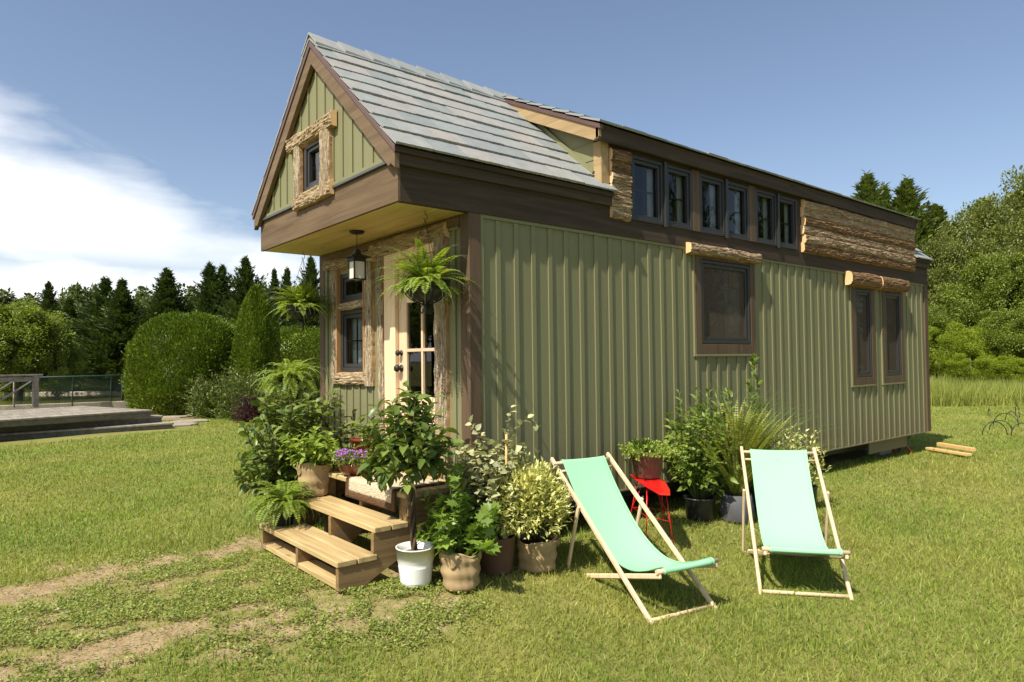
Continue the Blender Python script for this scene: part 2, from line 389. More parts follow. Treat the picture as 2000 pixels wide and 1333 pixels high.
# numpy meshes of many small leaves
def np_obj(name, V, T, mat, parent=None, smooth=False):
    V = np.ascontiguousarray(V, np.float32); T = np.ascontiguousarray(T, np.int32)
    me = bpy.data.meshes.new(name); me.vertices.add(len(V)); me.vertices.foreach_set('co', V.ravel())
    me.loops.add(T.size); me.loops.foreach_set('vertex_index', T.ravel()); me.polygons.add(len(T))
    me.polygons.foreach_set('loop_start', np.arange(0, T.size, 3, dtype=np.int32))
    if smooth: me.polygons.foreach_set('use_smooth', np.ones(len(T), bool))
    me.update(calc_edges=True)
    return link(name, me, mat, parent)
DIAM = (np.array([[0, 0, 0], [.5, .45, .08], [0, 1, -.05], [-.5, .45, .08], [0, .45, 0]]), np.array([[0, 1, 4], [0, 4, 3], [1, 2, 4], [4, 2, 3]]))
FLAT = (np.array([[0, 0, 0], [.5, .45, .1], [0, 1, 0], [-.5, .45, .1]]), np.array([[0, 1, 2], [0, 2, 3]]))
OVAL = (np.array([[0, 0, 0], [.34, .18, .06], [.5, .42, .09], [.36, .70, .04], [0, 1, -.14], [-.36, .70, .04], [-.5, .42, .09], [-.34, .18, .06], [0, .42, 0], [0, .7, -.03]]),
        np.array([[0, 1, 8], [1, 2, 8], [2, 3, 9], [2, 9, 8], [3, 4, 9], [9, 4, 5], [9, 5, 6], [8, 9, 6], [8, 6, 7], [0, 8, 7]]))
_mp = [(0, 0), (.28, .02), (.20, .22), (.62, .30), (.34, .48), (.50, .78), (.20, .66), (0, 1), (-.20, .66), (-.50, .78), (-.34, .48), (-.62, .30), (-.20, .22), (-.28, .02)]
MAPLE = (np.array([[0, .36, -.03]]+[[a, b, .05*abs(a)*2-.06*b*b] for a, b in _mp]), np.array([[0, i, i % 14+1] for i in range(1, 15)]))
CLOV = (np.array([[0, 0, 0], [.5, .3, .12], [.45, .9, .1], [-.45, .9, .1], [-.5, .3, .12]]), np.array([[0, 1, 2], [0, 2, 3], [0, 3, 4]]))
def frames(dirs, rng, roll=None, up=None):
    d = dirs/np.linalg.norm(dirs, axis=1, keepdims=True)
    ref = np.tile([0, 0, 1.0], (len(d), 1)) if up is None else up
    x = np.cross(d, ref); nx = np.linalg.norm(x, axis=1, keepdims=True); x = np.where(nx > 1e-3, x/np.maximum(nx, 1e-6), [1.0, 0, 0])
    z = np.cross(x, d)
    if roll is None: roll = rng.normal(0, .5, len(d))
    c, s = np.cos(roll)[:, None], np.sin(roll)[:, None]
    return x*c+z*s, d, -x*s+z*c
def scatter(P, D, L, Wd, tmpl, rng, roll=None, up=None):
    T, Fc = tmpl; X, Y, Z = frames(D, rng, roll, up); L = np.broadcast_to(L, (len(P),)); Wd = np.broadcast_to(Wd, (len(P),))
    V = P[:, None, :]+X[:, None, :]*(T[None, :, 0:1]*Wd[:, None, None])+Y[:, None, :]*(T[None, :, 1:2]*L[:, None, None])+Z[:, None, :]*(T[None, :, 2:3]*L[:, None, None])
    F_ = Fc[None]+(np.arange(len(P))*len(T))[:, None, None]
    return V.reshape(-1, 3), F_.reshape(-1, 3)
def merge(parts):
    V = []; F = []; k = 0
    for v, f in parts: V.append(v); F.append(f+k); k += len(v)
    return np.concatenate(V), np.concatenate(F)
def rdir(rng, n):
    v = rng.normal(size=(n, 3)); return v/np.linalg.norm(v, axis=1, keepdims=True)

# ================================================================== GROUND
rg = np.random.default_rng(5)
def axis_pts(lo, hi, f0, f1, fine, mid, far):
    a = list(np.arange(f0, f1, fine)); x = f1; st = mid
    while x < hi: a.append(x); x += st; st = min(st*1.06, far)
    x = f0-mid; st = mid; L = []
    while x > lo: L.append(x); x -= st; st = min(st*1.06, far)
    return np.array(sorted(L)+a+[hi] if hi not in a else a)
def polyd(x, y, pts):
    best = np.full(np.shape(x), 1e9)
    for (x0, y0), (x1, y1) in zip(pts[:-1], pts[1:]):
        dx, dy = x1-x0, y1-y0; t = np.clip(((x-x0)*dx+(y-y0)*dy)/(dx*dx+dy*dy+1e-9), 0, 1)
        best = np.minimum(best, np.hypot(x-x0-t*dx, y-y0-t*dy))
    return best
def G2(u, v): P = atg(u, v); return (P[0], P[1])
TRACK1 = [G2(*q) for q in ((-120, 1200), (0, 1160), (100, 1138), (215, 1117), (330, 1092), (430, 1076), (500, 1062))]
TRACK2 = [G2(*q) for q in ((-150, 1350), (0, 1315), (80, 1290), (150, 1275), (235, 1262), (290, 1238), (335, 1225))]
SPOTS = [(G2(u, v), r) for u, v, r in ((860, 1168, .16), (720, 1165, .12), (790, 1110, .20), (600, 1165, .14), (560, 1200, .14), (640, 1190, .18), (470, 1222, .16),
         (400, 1170, .12), (480, 1260, .16), (420, 1290, .2), (540, 1235, .12), (110, 1108, .18), (280, 1145, .09), (380, 1150, .1), (760, 1180, .1), (500, 1185, .10), (500, 1045, .2), (90, 1205, .08), (680, 1215, .10))]
CLZ = [G2(*q) for q in ((-200, 1290), (60, 1240), (250, 1170), (430, 1140), (560, 1150))]
def vnoise(x, y, s, seed=0):
    """smooth value noise on arrays"""
    x = np.asarray(x)*s+seed*17.3; y = np.asarray(y)*s+seed*5.7; xi = np.floor(x); yi = np.floor(y); fx = x-xi; fy = y-yi
    fx = fx*fx*(3-2*fx); fy = fy*fy*(3-2*fy)
    def h(a, b): v = np.sin(a*127.1+b*311.7+seed*74.7)*43758.5453; return v-np.floor(v)
    return (h(xi, yi)*(1-fx)+h(xi+1, yi)*fx)*(1-fy)+(h(xi, yi+1)*(1-fx)+h(xi+1, yi+1)*fx)*fy
def fbm(x, y, s, seed=0): return (vnoise(x, y, s, seed)+.5*vnoise(x, y, s*2.1, seed+1)+.25*vnoise(x, y, s*4.3, seed+2))/1.75
def dirt(x, y):
    n = (fbm(x, y, 2.6, 3)-.5)
    n2 = fbm(x, y, 7, 8)-.5; d = np.clip(1.1-(polyd(x, y, TRACK1)+n*.5+n2*.25)/.19, 0, 1)
    d = np.maximum(d, np.clip(1.15-(polyd(x, y, TRACK2)+n*.6+n2*.3)/.17, 0, 1))
    for (a, b), r in SPOTS: d = np.maximum(d, .85*np.clip(1.04-(np.hypot((x-a)*.75+(y-b)*.3, (y-b)*1.2-(x-a)*.2)+n*.3+n2*.25)/r, 0, 1))
    return d
def cloverzone(x, y):
    d = polyd(x, y, CLZ)+(fbm(x, y, 1.6, 9)-.5)*.6
    z = np.clip((1.05-d)/.3, 0, 1)
    d2 = polyd(x, y, [G2(420, 1130), G2(560, 1180), G2(760, 1180)])+(fbm(x, y, 2, 12)-.5)*.5
    return np.maximum(z, np.clip((.55-d2)/.25, 0, 1))
gx = axis_pts(-320, 420, -6, 10, .07, .3, 14); gy = axis_pts(-320, 420, -5, 6, .07, .3, 14)
GX, GY = np.meshgrid(gx, gy, indexing='ij'); GZ = ground(GX, GY)+(fbm(GX, GY, .7, 2)-.5)*.03*(np.hypot(GX, GY) < 30)
near = (np.abs(GX-2) < 9) & (np.abs(GY) < 6.5)
GD = np.where(near, np.maximum(dirt(GX, GY), .40*cloverzone(GX, GY)), 0); GZ = GZ-.012*GD-.008
bed = lambda x, y: np.clip((1.9-polyd(x, y, [along(u, dd) for u, dd in ((325, 19.4), (430, 20.4), (560, 20.6), (700, 21))]))/.5, 0, 1)
GB = bed(GX, GY)
nx_, ny_ = GX.shape
idx = np.arange(nx_*ny_).reshape(nx_, ny_)
q = np.stack([idx[:-1, :-1], idx[1:, :-1], idx[1:, 1:], idx[:-1, 1:]], -1).reshape(-1, 4)
T = np.concatenate([q[:, [0, 1, 2]], q[:, [0, 2, 3]]])
mg = Mat('lawn_soil'); v = mg.coord()
n1_ = mg.noise(v, 1.1, 6, .6); n2_ = mg.noise(v, 14, 6, .7); n3_ = mg.noise(v, 60, 5, .7)
gcol = mg.ramp(mg.math('ADD', mg.math('MULTIPLY', n1_, .5), mg.math('MULTIPLY', n2_, .5)), [(.3, (.13, .14, .034)), (.55, (.23, .22, .068)), (.75, (.33, .29, .13))])
dcol = mg.ramp(mg.math('ADD', mg.math('MULTIPLY', n2_, .5), mg.math('MULTIPLY', n3_, .5)), [(.3, (.17, .11, .06)), (.5, (.33, .24, .13)), (.7, (.52, .42, .26))])
at_ = mg.n('ShaderNodeAttribute', attribute_name='soil'); at2 = mg.n('ShaderNodeAttribute', attribute_name='mulch')
f_ = mg.math('ADD', at_.outputs['Fac'], mg.math('MULTIPLY', mg.math('SUBTRACT', n2_, .5), .9)); f_ = mg.math('MULTIPLY', mg.math('SUBTRACT', f_, .32), 4, True)
mcol = mg.ramp(n3_, [(.3, (.16, .10, .055)), (.7, (.42, .30, .18))])
gcol = mg.mix(f_, gcol, dcol); gcol = mg.mix(mg.math('MULTIPLY', mg.math('SUBTRACT', at2.outputs['Fac'], .3), 3, True), gcol, mcol)
mg.pr(gcol, .95, .1); mg.bump(mg.math('ADD', n3_, n2_), .7, .02)
lawn = np_obj('ground', np.stack([GX, GY, GZ], -1).reshape(-1, 3), T, mg.m, smooth=True)
tag(lawn, kind='structure')
for nm, arr in (('soil', GD), ('mulch', GB)):
    a_ = lawn.data.attributes.new(nm, 'FLOAT', 'POINT'); a_.data.foreach_set('value', arr.astype(np.float32).ravel())

# ================================================================== TINY HOUSE
L_, W_ = 8.714, 2.6
ZB, ZT, ZT2, ZR, ZE = .295, 2.559, 2.836, 4.148, 2.921
OV = .616; EO = .084
SL = (ZR-ZE)/(W_/2+EO)                       # main roof slope
house = thing('tiny_house', 'green tiny house on a trailer with brown boards, slate roof and bark trimmed windows', 'tiny house', (0, 0, 0))
def part(mb, name, mat, parent=house, bevel=.003): return mb.build(name, mat, parent, bevel)

# ---- walls with true window openings
def wall_cells(u0, u1, v0, v1, holes):
    us = sorted({u0, u1}|{h for H in holes for h in H[:2] if u0 < h < u1}); vs = sorted({v0, v1}|{h for H in holes for h in H[2:] if v0 < h < v1})
    for a, b in zip(us[:-1], us[1:]):
        run = None
        for c, d in zip(vs[:-1], vs[1:]):
            m = ((a+b)/2, (c+d)/2); inh = any(H[0] < m[0] < H[1] and H[2] < m[1] < H[3] for H in holes)
            if inh:
                if run: yield (a, b, run[0], run[1]); run = None
            else: run = (run[0] if run else c, d)
        if run: yield (a, b, run[0], run[1])
SW = [(2.845, 3.74, 1.60, 2.46), (6.255, 6.73, 1.18, 2.36), (7.18, 7.70, 1.18, 2.36)]     # long side windows
DW = [(1.79, 2.245), (2.285, 2.70), (2.825, 3.26), (3.30, 3.72), (3.855, 4.29), (4.325, 4.75)]
DZ0, DZ1 = 2.722, 3.318
holes = SW+[(a+.02, b-.02, DZ0+.02, DZ1-.02) for a, b in DW]
m = MB()
for a, b, c, d in wall_cells(0.0, L_, ZB, 2.56, holes): m.box(a, b, .0, .06, c, d)
TRW = [(2.745, 3.834, 1.50, 2.56), (6.14, 6.82, 1.08, 2.50), (7.07, 7.79, 1.08, 2.50)]
x = .262; k_ = 0
while x < L_-.12:
    segs = [(ZB+.012, ZT-.03)]
    for t in TRW:
        if t[0]-.035 < x < t[1]+.035: segs = [(ZB+.012, t[2]-.028)]
    for c, d in segs: m.box(x-.022, x+.022, -.0125, .0, c, d)
    x += .1795
m.box(.09, .118, -.016, .0, ZB, ZT-.0); m.box(.118, L_-.1, -.016, 0, ZT-.028, ZT-.001); m.box(.118, L_-.1, -.016, 0, ZB-.004, ZB+.012)
for t in TRW:
    m.box(t[0]-.022, t[0]-.001, -.02, 0, t[2]-.024, ZT-.03); m.box(t[1]+.001, t[1]+.02, -.02, 0, t[2]-.024, ZT-.03); m.box(t[0]-.001, t[1]+.001, -.026, 0, t[2]-.024, t[2]-.001)
m.build('siding', MT['siding'], house, .0015)
# front wall (door side)
DOOR = (.30, 1.235, .56, 2.44); FW = [(1.62, 2.17, 1.365, 2.32)]
m = MB()
for a, b, c, d in wall_cells(.061, W_, ZB, ZT, [DOOR]+FW): m.box(.0, .06, a, b, c, d)
for y in (.19, 1.41, 1.50, 1.62, 1.76, 1.90, 2.04, 2.18, 2.32, 2.46):
    if 1.40 < y < 2.40: m.box(-.0125, 0, y-.009, y+.009, ZB, 1.26); m.box(-.0125, 0, y-.009, y+.009, 2.42, ZT-.09)
    else: m.box(-.0125, 0, y-.012, y+.012, ZB, ZT-.09)
m.box(-.014, 0, .10, .125, ZB, ZT-.1); m.box(-.014, 0, 2.47, 2.5, ZB, ZT-.1); m.box(-.016, 0, .125, 2.47, ZT-.105, ZT-.08)
m.box(-.05, 0, .35, 1.42, .44, .555)
m.build('siding', MT['siding'], house, .0015)
# back and far walls, floor, inner lining
m = MB(); m.box(0, L_, W_-.06, W_, ZB, ZT2); m.box(L_-.06, L_, .06, W_-.06, ZB, ZT2)
m.prism([(0.0, ZT2), (W_, ZT2), (W_/2, ZR-.03)], lambda a, b: (L_-.06, a, b), lambda a, b: (L_, a, b)); m.build('siding', MT['siding'], house)
m = MB(); m.box(.061, L_-.061, .061, W_-.061, ZB+.001, ZB+.25); part(m, 'floor_deck', MT['inside'])
# posts
m = MB(); m.box(-.02, .09, -.02, .10, ZB, ZT); part(m, 'corner_post', MT['brownZ'])
m = MB(); m.box(-.02, .08, 2.5, W_+.02, ZB, ZT); part(m, 'corner_post', MT['brownZ'])
m = MB(); m.box(L_-.1, L_+.02, -.02, .08, ZB, ZT); part(m, 'corner_post', MT['brownZ'])
# wide band board: long side, gable front, back side
bh = [(a+.02, b-.02, DZ0+.02, DZ1-.02) for a, b in DW]
m = MB()
for a, b, c, d in wall_cells(-OV+.02, L_+.02, ZT, ZT2, bh): m.box(a, b, -.025, .03, c, d)
m.build('band_board', MT['brownX'], house)
box1('band_board', MT['brownY'], house, -OV-.005, -OV+.02, -.026, W_+.026, ZT-.004, ZT2)
box1('band_board', MT['brownX'], house, -OV+.02, L_+.02, W_, W_+.025, ZT, ZT2)
box1('band_board', MT['brownY'], house, -.03, -.0005, .10, 2.5, ZT-.08, ZT-.012)
# soffit of planks
m = MB(); y = .03
m.box(-OV+.021, .0, .031, W_-.001, ZT+.001, ZT+.03)
m.build('soffit', MT['soffit'], house)
# gable wall above the band
m = MB(); zg = ZT2+.025
GW = (1.155, 1.56, 2.905, 3.335)
def rooflow(y): return ZE+SL*(min(y, W_-y)+EO)-.035
ys = sorted(set([0, W_, W_/2, GW[0], GW[1]]+list(np.arange(.12, 2.6, .2))))
for a, b in zip(ys[:-1], ys[1:]):
    cuts = [(zg-.03, None)]
    if GW[0] <= (a+b)/2 <= GW[1]: cuts = [(zg-.03, GW[2]), (GW[3], None)]
    for z0, z1 in cuts:
        ta, tb = (z1, z1) if z1 else (rooflow(a), rooflow(b))
        if max(ta, tb) <= z0: continue
        m.prism([(a, z0), (b, z0), (b, max(tb, z0)), (a, max(ta, z0))], lambda p, q_: (-OV, p, q_), lambda p, q_: (-OV+.05, p, q_))
for y in np.arange(.163, 2.55, .163):
    lo = zg+.03; hi = rooflow(y)-.02
    if GW[0]-.17 < y < GW[1]+.17: lo = 3.42
    if hi > lo: m.box(-OV-.011, -OV, y-.011, y+.011, lo, hi)
m.box(-OV-.014, -OV, .06, W_-.06, zg+.0, zg+.03)
m.build('siding', MT['siding'], house)
box1('flashing', MT['flash'], house, -OV-.028, -OV-.001, .01, W_-.01, ZT2+.0005, ZT2+.024)
# rake boards + drip edge, both slopes
for sgn in (0, 1):
    fy = (lambda y: y) if sgn == 0 else (lambda y: W_-y)
    m = MB(); z = lambda y: ZE+SL*(y+EO)
    m.prism([(-EO+.012, z(-EO)-.155), (-EO+.012, z(-EO)-.05), (W_/2, z(W_/2)-.05), (W_/2, z(W_/2)-.205), (.01, z(0)-.205), (-.02, ZT2-.03)],
            lambda a, b: (-OV-.055, fy(a), b), lambda a, b: (-OV-.0145, fy(a), b)); part(m, 'rake_board', MT['rake'])
    m = MB(); m.prism([(-EO-.005, z(-EO)-.055), (-EO-.005, z(-EO)-.008), (W_/2, z(W_/2)-.008), (W_/2, z(W_/2)-.062)], lambda a, b: (-OV-.066, fy(a), b), lambda a, b: (-OV-.054, fy(a), b)); part(m, 'drip_edge', MT['drip'])
# roof decks under the slates
m = MB(); z = lambda y: ZE+SL*(y+EO)
for f in (lambda y: y, lambda y: W_-y):
    for xa, xb in (((-OV-.052, 1.505), (8.13, L_+.06)) if f(0) == 0 else ((-OV-.052, L_+.06),)):
        m.prism([(-EO, z(-EO)-.045), (-EO, z(-EO)-.008), (W_/2-.0, z(W_/2)-.008), (W_/2, z(W_/2)-.045)], lambda a, b: (xa, f(a), b), lambda a, b: (xb, f(a), b))
m.build('roof_deck', MT['brownX'], house)
# eave boards
box1('eave_board', MT['brownX'], house, -OV-.05, 1.50, -.062, -.026, ZT2-.035, ZE-.03)
box1('eave_board', MT['brownX'], house, 8.17, L_+.04, -.062, -.026, ZT2-.035, ZE-.03)
box1('eave_board', MT['brownX'], house, -OV-.05, L_+.04, W_+.026, W_+.06, ZT2-.035, ZE-.03)
# slates
rs = random.Random(3)
def slates(mb, x0, x1, y_lo, z_lo, y_hi, z_hi, exposure, fy=lambda y: y, skip=None, w=.315, overhang=.02):
    Ln = math.hypot(y_hi-y_lo, z_hi-z_lo); dy, dz = (y_hi-y_lo)/Ln, (z_hi-z_lo)/Ln; ny, nz = -dz, dy
    n = int(math.ceil(Ln/exposure)); ex = Ln/n
    for i in range(n):
        x = x0-(w*.5 if i % 2 else 0)-rs.random()*.03
        while x < x1:
            wd = w*rs.uniform(.9, 1.1); a, b = max(x, x0), min(x+wd-.004, x1); x += wd
            if b-a < .02: continue
            if skip and skip(a, b, i, n): continue
            t = .015*rs.uniform(.75, 1.25); s0 = i*ex-(overhang if i == 0 else 0)+rs.uniform(-.002, .002); s1 = min((i+1)*ex+.04, Ln)
            lift0 = .015+.003*rs.random(); lift1 = .001
            k = max(2, int((b-a)/.02)); vs = []
            for j in range(k+1):
                xx = a+(b-a)*j/k; e = rs.uniform(-.0035, .0035); e2 = rs.uniform(-.004, .004)
                for (s, h) in ((s0+e, lift0+t), (s0+e2, lift0-.003), (s1, lift1), (s1, lift1+t)):
                    vs.append((xx, fy(y_lo+dy*s+ny*h), z_lo+dz*s+nz*h))
            fs = []
            for j in range(k):
                o = j*4
                fs += [(o, o+4, o+5, o+1), (o+3, o+7, o+4, o), (o+1, o+5, o+6, o+2)]
            fs += [(0, 1, 2, 3), (k*4+3, k*4+2, k*4+1, k*4)]
            mb.add(vs, fs)
DX0, DX1 = 1.41, 8.15
for xa, xb in ((-OV-.07, 1.52), (8.12, L_+.07)):
    m = MB(); slates(m, xa, xb, -EO, ZE, W_/2, ZR, .23); m.build('roof_covering', MT['slate'], house)
m = MB(); slates(m, -OV-.07, L_+.07, -EO, ZE, W_/2, ZR, .23, fy=lambda y: W_-y); m.build('roof_covering', MT['slate'], house)
# ridge caps
m = MB(); x = -OV-.075
while x < 1.42:
    for s in (1, -1):
        h = .022+.010*0
        ya, yb = W_/2+s*.005, W_/2-s*.165
        vs = []
        for (xx, lift) in ((x, .050), (x+.36, .026)):
            for (yy, b_) in ((W_/2, 0), (W_/2-s*.15, -SL*.15)):
                vs += [(xx, yy, ZR+b_+lift+.012), (xx, yy, ZR+b_+lift-.006)]
        m.add(vs, [(0, 2, 6, 4), (1, 5, 7, 3), (0, 1, 3, 2), (4, 6, 7, 5), (2, 3, 7, 6)])
    x += .262
m.build('ridge_cap', MT['slate'], house)
# ---- dormer
DYF = -.03; ZD1 = 3.485
dsl = (ZR-ZD1)/(W_/2+.10); zd = lambda y: ZD1+dsl*(y+.10)
dorm = MB()
for a, b, c, d in wall_cells(DX0, DX1, ZT2, 3.40, bh): dorm.box(a, b, -.025, .03, c, d)
dorm = dorm.build('dormer', MT['brownX'], house)
m = MB(); m.box(DX0-.012, DX0+.085, -.034, -.0255, 2.90, 3.39); m.box(DX0-.012, DX0-.0005, -.0255, .06, 2.95, 3.37)
m.build('dormer_post', MT['wedge'], dorm, .002)
for xa, xb, nm in ((DX0-.11, DX0-.075, 0), (DX1+.02, DX1+.05, 1)):
    m = MB(); m.prism([(-.10, zd(-.10)-.115), (-.10, zd(-.10)-.042), (1.20, zd(1.20)-.042), (.93, zd(.93)-.165), (-.035, zd(-.04)-.165)], lambda a, b: (xa, a, b), lambda a, b: (xb, a, b)); m.build('dormer_rake_board', MT['wedge'], dorm, .003)
    m = MB(); m.prism([(-.125, zd(-.125)-.045), (-.125, zd(-.125)-.006), (1.28, zd(1.28)-.006), (1.28, zd(1.28)-.045)], lambda a, b: (xa-.014, a, b), lambda a, b: (xb-.004, a, b)); m.build('drip_edge', MT['drip'], dorm, .002)
# dormer cheek
for xa in (DX0, DX1-.03):
    m = MB(); m.prism([(.0605, ZE+SL*.14), (.0605, zd(.06)-.05), (1.25, zd(1.25)-.03)], lambda a, b: (xa, a, b), lambda a, b: (xa+.03, a, b)); m.build('siding', MT['siding'], dorm)
m = MB()
for zz in (3.05, 3.22, 3.38): m.box(DX0-.006, DX0, .07, (zz-ZE)/SL-EO-.05, zz, zz+.006)
a1 = (DX0-.016, .06, ZE+SL*(.06+EO)+.05); b1 = (DX0-.016, .95, ZE+SL*(.95+EO)+.05); m.bar(a1, b1, .03, .045, (0, 0, 1)); m.build('corner_trim', MT['siding'], dorm)
m = MB(); m.prism([(-.10, zd(-.10)-.04), (-.10, zd(-.10)-.004), (W_/2, zd(W_/2)-.004), (W_/2, zd(W_/2)-.04)], lambda a, b: (DX0-.10, a, b), lambda a, b: (DX1+.045, a, b)); m.build('roof_deck', MT['brownX'], dorm)
box1('dormer_fascia', MT['brownX'], dorm, DX0-.11, DX1+.05, -.098, -.062, 3.345, ZD1-.035)
box1('dormer_soffit', MT['brownX'], dorm, DX0-.09, DX1+.04, -.0615, .0, 3.40, 3.43)
m = MB(); slates(m, DX0-.135, DX1+.07, -.11, ZD1-.005, W_/2, ZR, .20); m.build('roof_covering', MT['slate'], dorm)

# ---- windows
def window(axis, a, b, c, d, face, parent=house, depth=.055, fw=.035, sash=.035, grid=(2, 2), curtain=None, pane_mat=None, grid_span=None, proud=.0, hood=False):
    """axis 'y': in the long wall, face = y of the outside; axis 'x': in the front wall"""
    def B(mb, u0, u1, n0, n1, z0, z1):
        if axis == 'y': mb.box(u0, u1, face+n0, face+n1, z0, z1)
        else: mb.box(face+n0, face+n1, u0, u1, z0, z1)
    def ringb(mb, u0, u1, z0, z1, w, n0, n1):
        B(mb, u0, u0+w, n0, n1, z0, z1); B(mb, u1-w, u1, n0, n1, z0, z1); B(mb, u0+w, u1-w, n0, n1, z1-w, z1); B(mb, u0+w, u1-w, n0, n1, z0, z0+w)
    m = MB(); ringb(m, a, b, c, d, fw, -proud, depth); o = m.build('window', MT['frame'], parent, .003)
    m = MB(); ringb(m, a+fw+.001, b-fw-.001, c+fw+.001, d-fw-.001, sash, -proud+.014, depth-.01)
    m.build('sash', MT['frame'], o, .003)
    i = fw+sash; ga, gb, gc, gd = a+i, b-i, c+i, d-i
    m = MB()
    if axis == 'y': m.add([(ga, face+.032, gc), (gb, face+.032, gc), (gb, face+.032, gd), (ga, face+.032, gd)], [(0, 1, 2, 3)])
    else: m.add([(face+.032, ga, gc), (face+.032, gb, gc), (face+.032, gb, gd), (face+.032, ga, gd)], [(3, 2, 1, 0)])
    m.build('pane', pane_mat or MT['glass'], o)
    if grid:
        m = MB(); nx, nz = grid; z0, z1 = grid_span or (gc, gd); gw = .007
        for k in range(1, nx): u = ga+(gb-ga)*k/nx; B(m, u-gw, u+gw, .036, .046, z0, z1)
        for k in range(1, nz): zz = z0+(z1-z0)*k/nz; B(m, ga, gb, .0365, .0455, zz-gw, zz+gw)
        m.build('glazing_bar', MT['frame'], o)
    if curtain:
        m = MB(); u0, u1 = curtain; n = 26; vs = []; fs = []
        for k in range(n+1):
            u = u0+(u1-u0)*k/n; w = .012*sin(k*1.9)
            for zz in (c+.0, d+.0): vs.append((u, face+.085+w*.8, zz) if axis == 'y' else (face+.10+w*.8, u, zz))
        for k in range(n): fs.append((2*k, 2*k+2, 2*k+3, 2*k+1))
        m.add(vs, fs, smooth=True); m.build('curtain', MT['curtain'], o)
    return o
for i, (a, b) in enumerate(DW):
    window('y', a, b, DZ0, DZ1, -.027, depth=.06, fw=.03, sash=.032, proud=.012, curtain=(b-.125, b-.03))
for i in (0, 2, 4): box1('window_mullion', MT['frame'], house, DW[i][1]+.001, DW[i+1][0]-.001, -.060, -.0255, DZ0-.02, DZ1+.01)
for a, b in ((DW[1][1]+.004, DW[2][0]-.004), (DW[3][1]+.004, DW[4][0]-.004)): box1('window_casing', MT['brownZ'], house, a, b, -.040, -.0255, DZ0-.0, DZ1+.02)
dark_glass = glass_mat('shaded_window_glass', (.5, .52, .5), .8)
# low windows with screens
def screened(a, b, c, d, grid, span, curtain):
    o = window('y', a, b, c, d, -.005, fw=.035, sash=.035, grid=grid, grid_span=span, curtain=curtain, pane_mat=dark_glass, proud=.015)
    sm = Mat('insect_screen_mesh'); sm.pr((.13, .10, .075), .7, .2); tr = sm.n('ShaderNodeBsdfTransparent'); mxx = sm.n('ShaderNodeMixShader'); mxx.inputs[0].default_value = .5
    sm.l(tr.outputs[0], mxx.inputs[1]); sm.l(sm.p.outputs[0], mxx.inputs[2]); sm.l(mxx.outputs[0], sm.out.inputs[0])
    m = MB(); m.add([(a+.05, .012, c+.05), (b-.05, .012, c+.05), (b-.05, .012, d-.05), (a+.05, .012, d-.05)], [(0, 1, 2, 3)]); m.build('insect_screen', sm.m, o)
    return o
screened(2.85, 3.735, 1.605, 2.455, (3, 2), (2.03, 2.385), (3.40, 3.66))
screened(6.26, 6.725, 1.185, 2.355, None, None, (6.34, 6.5)); screened(7.185, 7.695, 1.185, 2.355, None, None, (7.27, 7.42))
for t, f in zip(TRW, ((2.845, 3.74, 1.60), (6.255, 6.73, 1.18), (7.18, 7.70, 1.18))):
    m = MB(); m.box(t[0], f[0]-.001, -.024, -.0, t[2], ZT-.03); m.box(f[1]+.001, t[1], -.024, 0, t[2], ZT-.03); m.box(f[0]-.001, f[1]+.001, -.0235, 0, t[2], f[2]-.001); m.box(f[0]-.001, f[1]+.001, -.0235, 0, f[2]+(.86 if f[0] < 4 else 1.18), ZT-.03)
    m.build('window_casing', MT['brownZ'], house, .003)
# front window: two lights with a bark rail between
window('x', 1.625, 2.168, 2.035, 2.318, .0, fw=.04, sash=.035, grid=(2, 1), proud=.0)
window('x', 1.625, 2.168, 1.368, 1.96, .0, fw=.04, sash=.035, grid=(2, 2), curtain=(1.85, 2.13))
window('x', 1.158, 1.557, 2.908, 3.332, -OV-.0, fw=.05, sash=.03, grid=(2, 2), curtain=(1.36, 1.53), proud=.012)
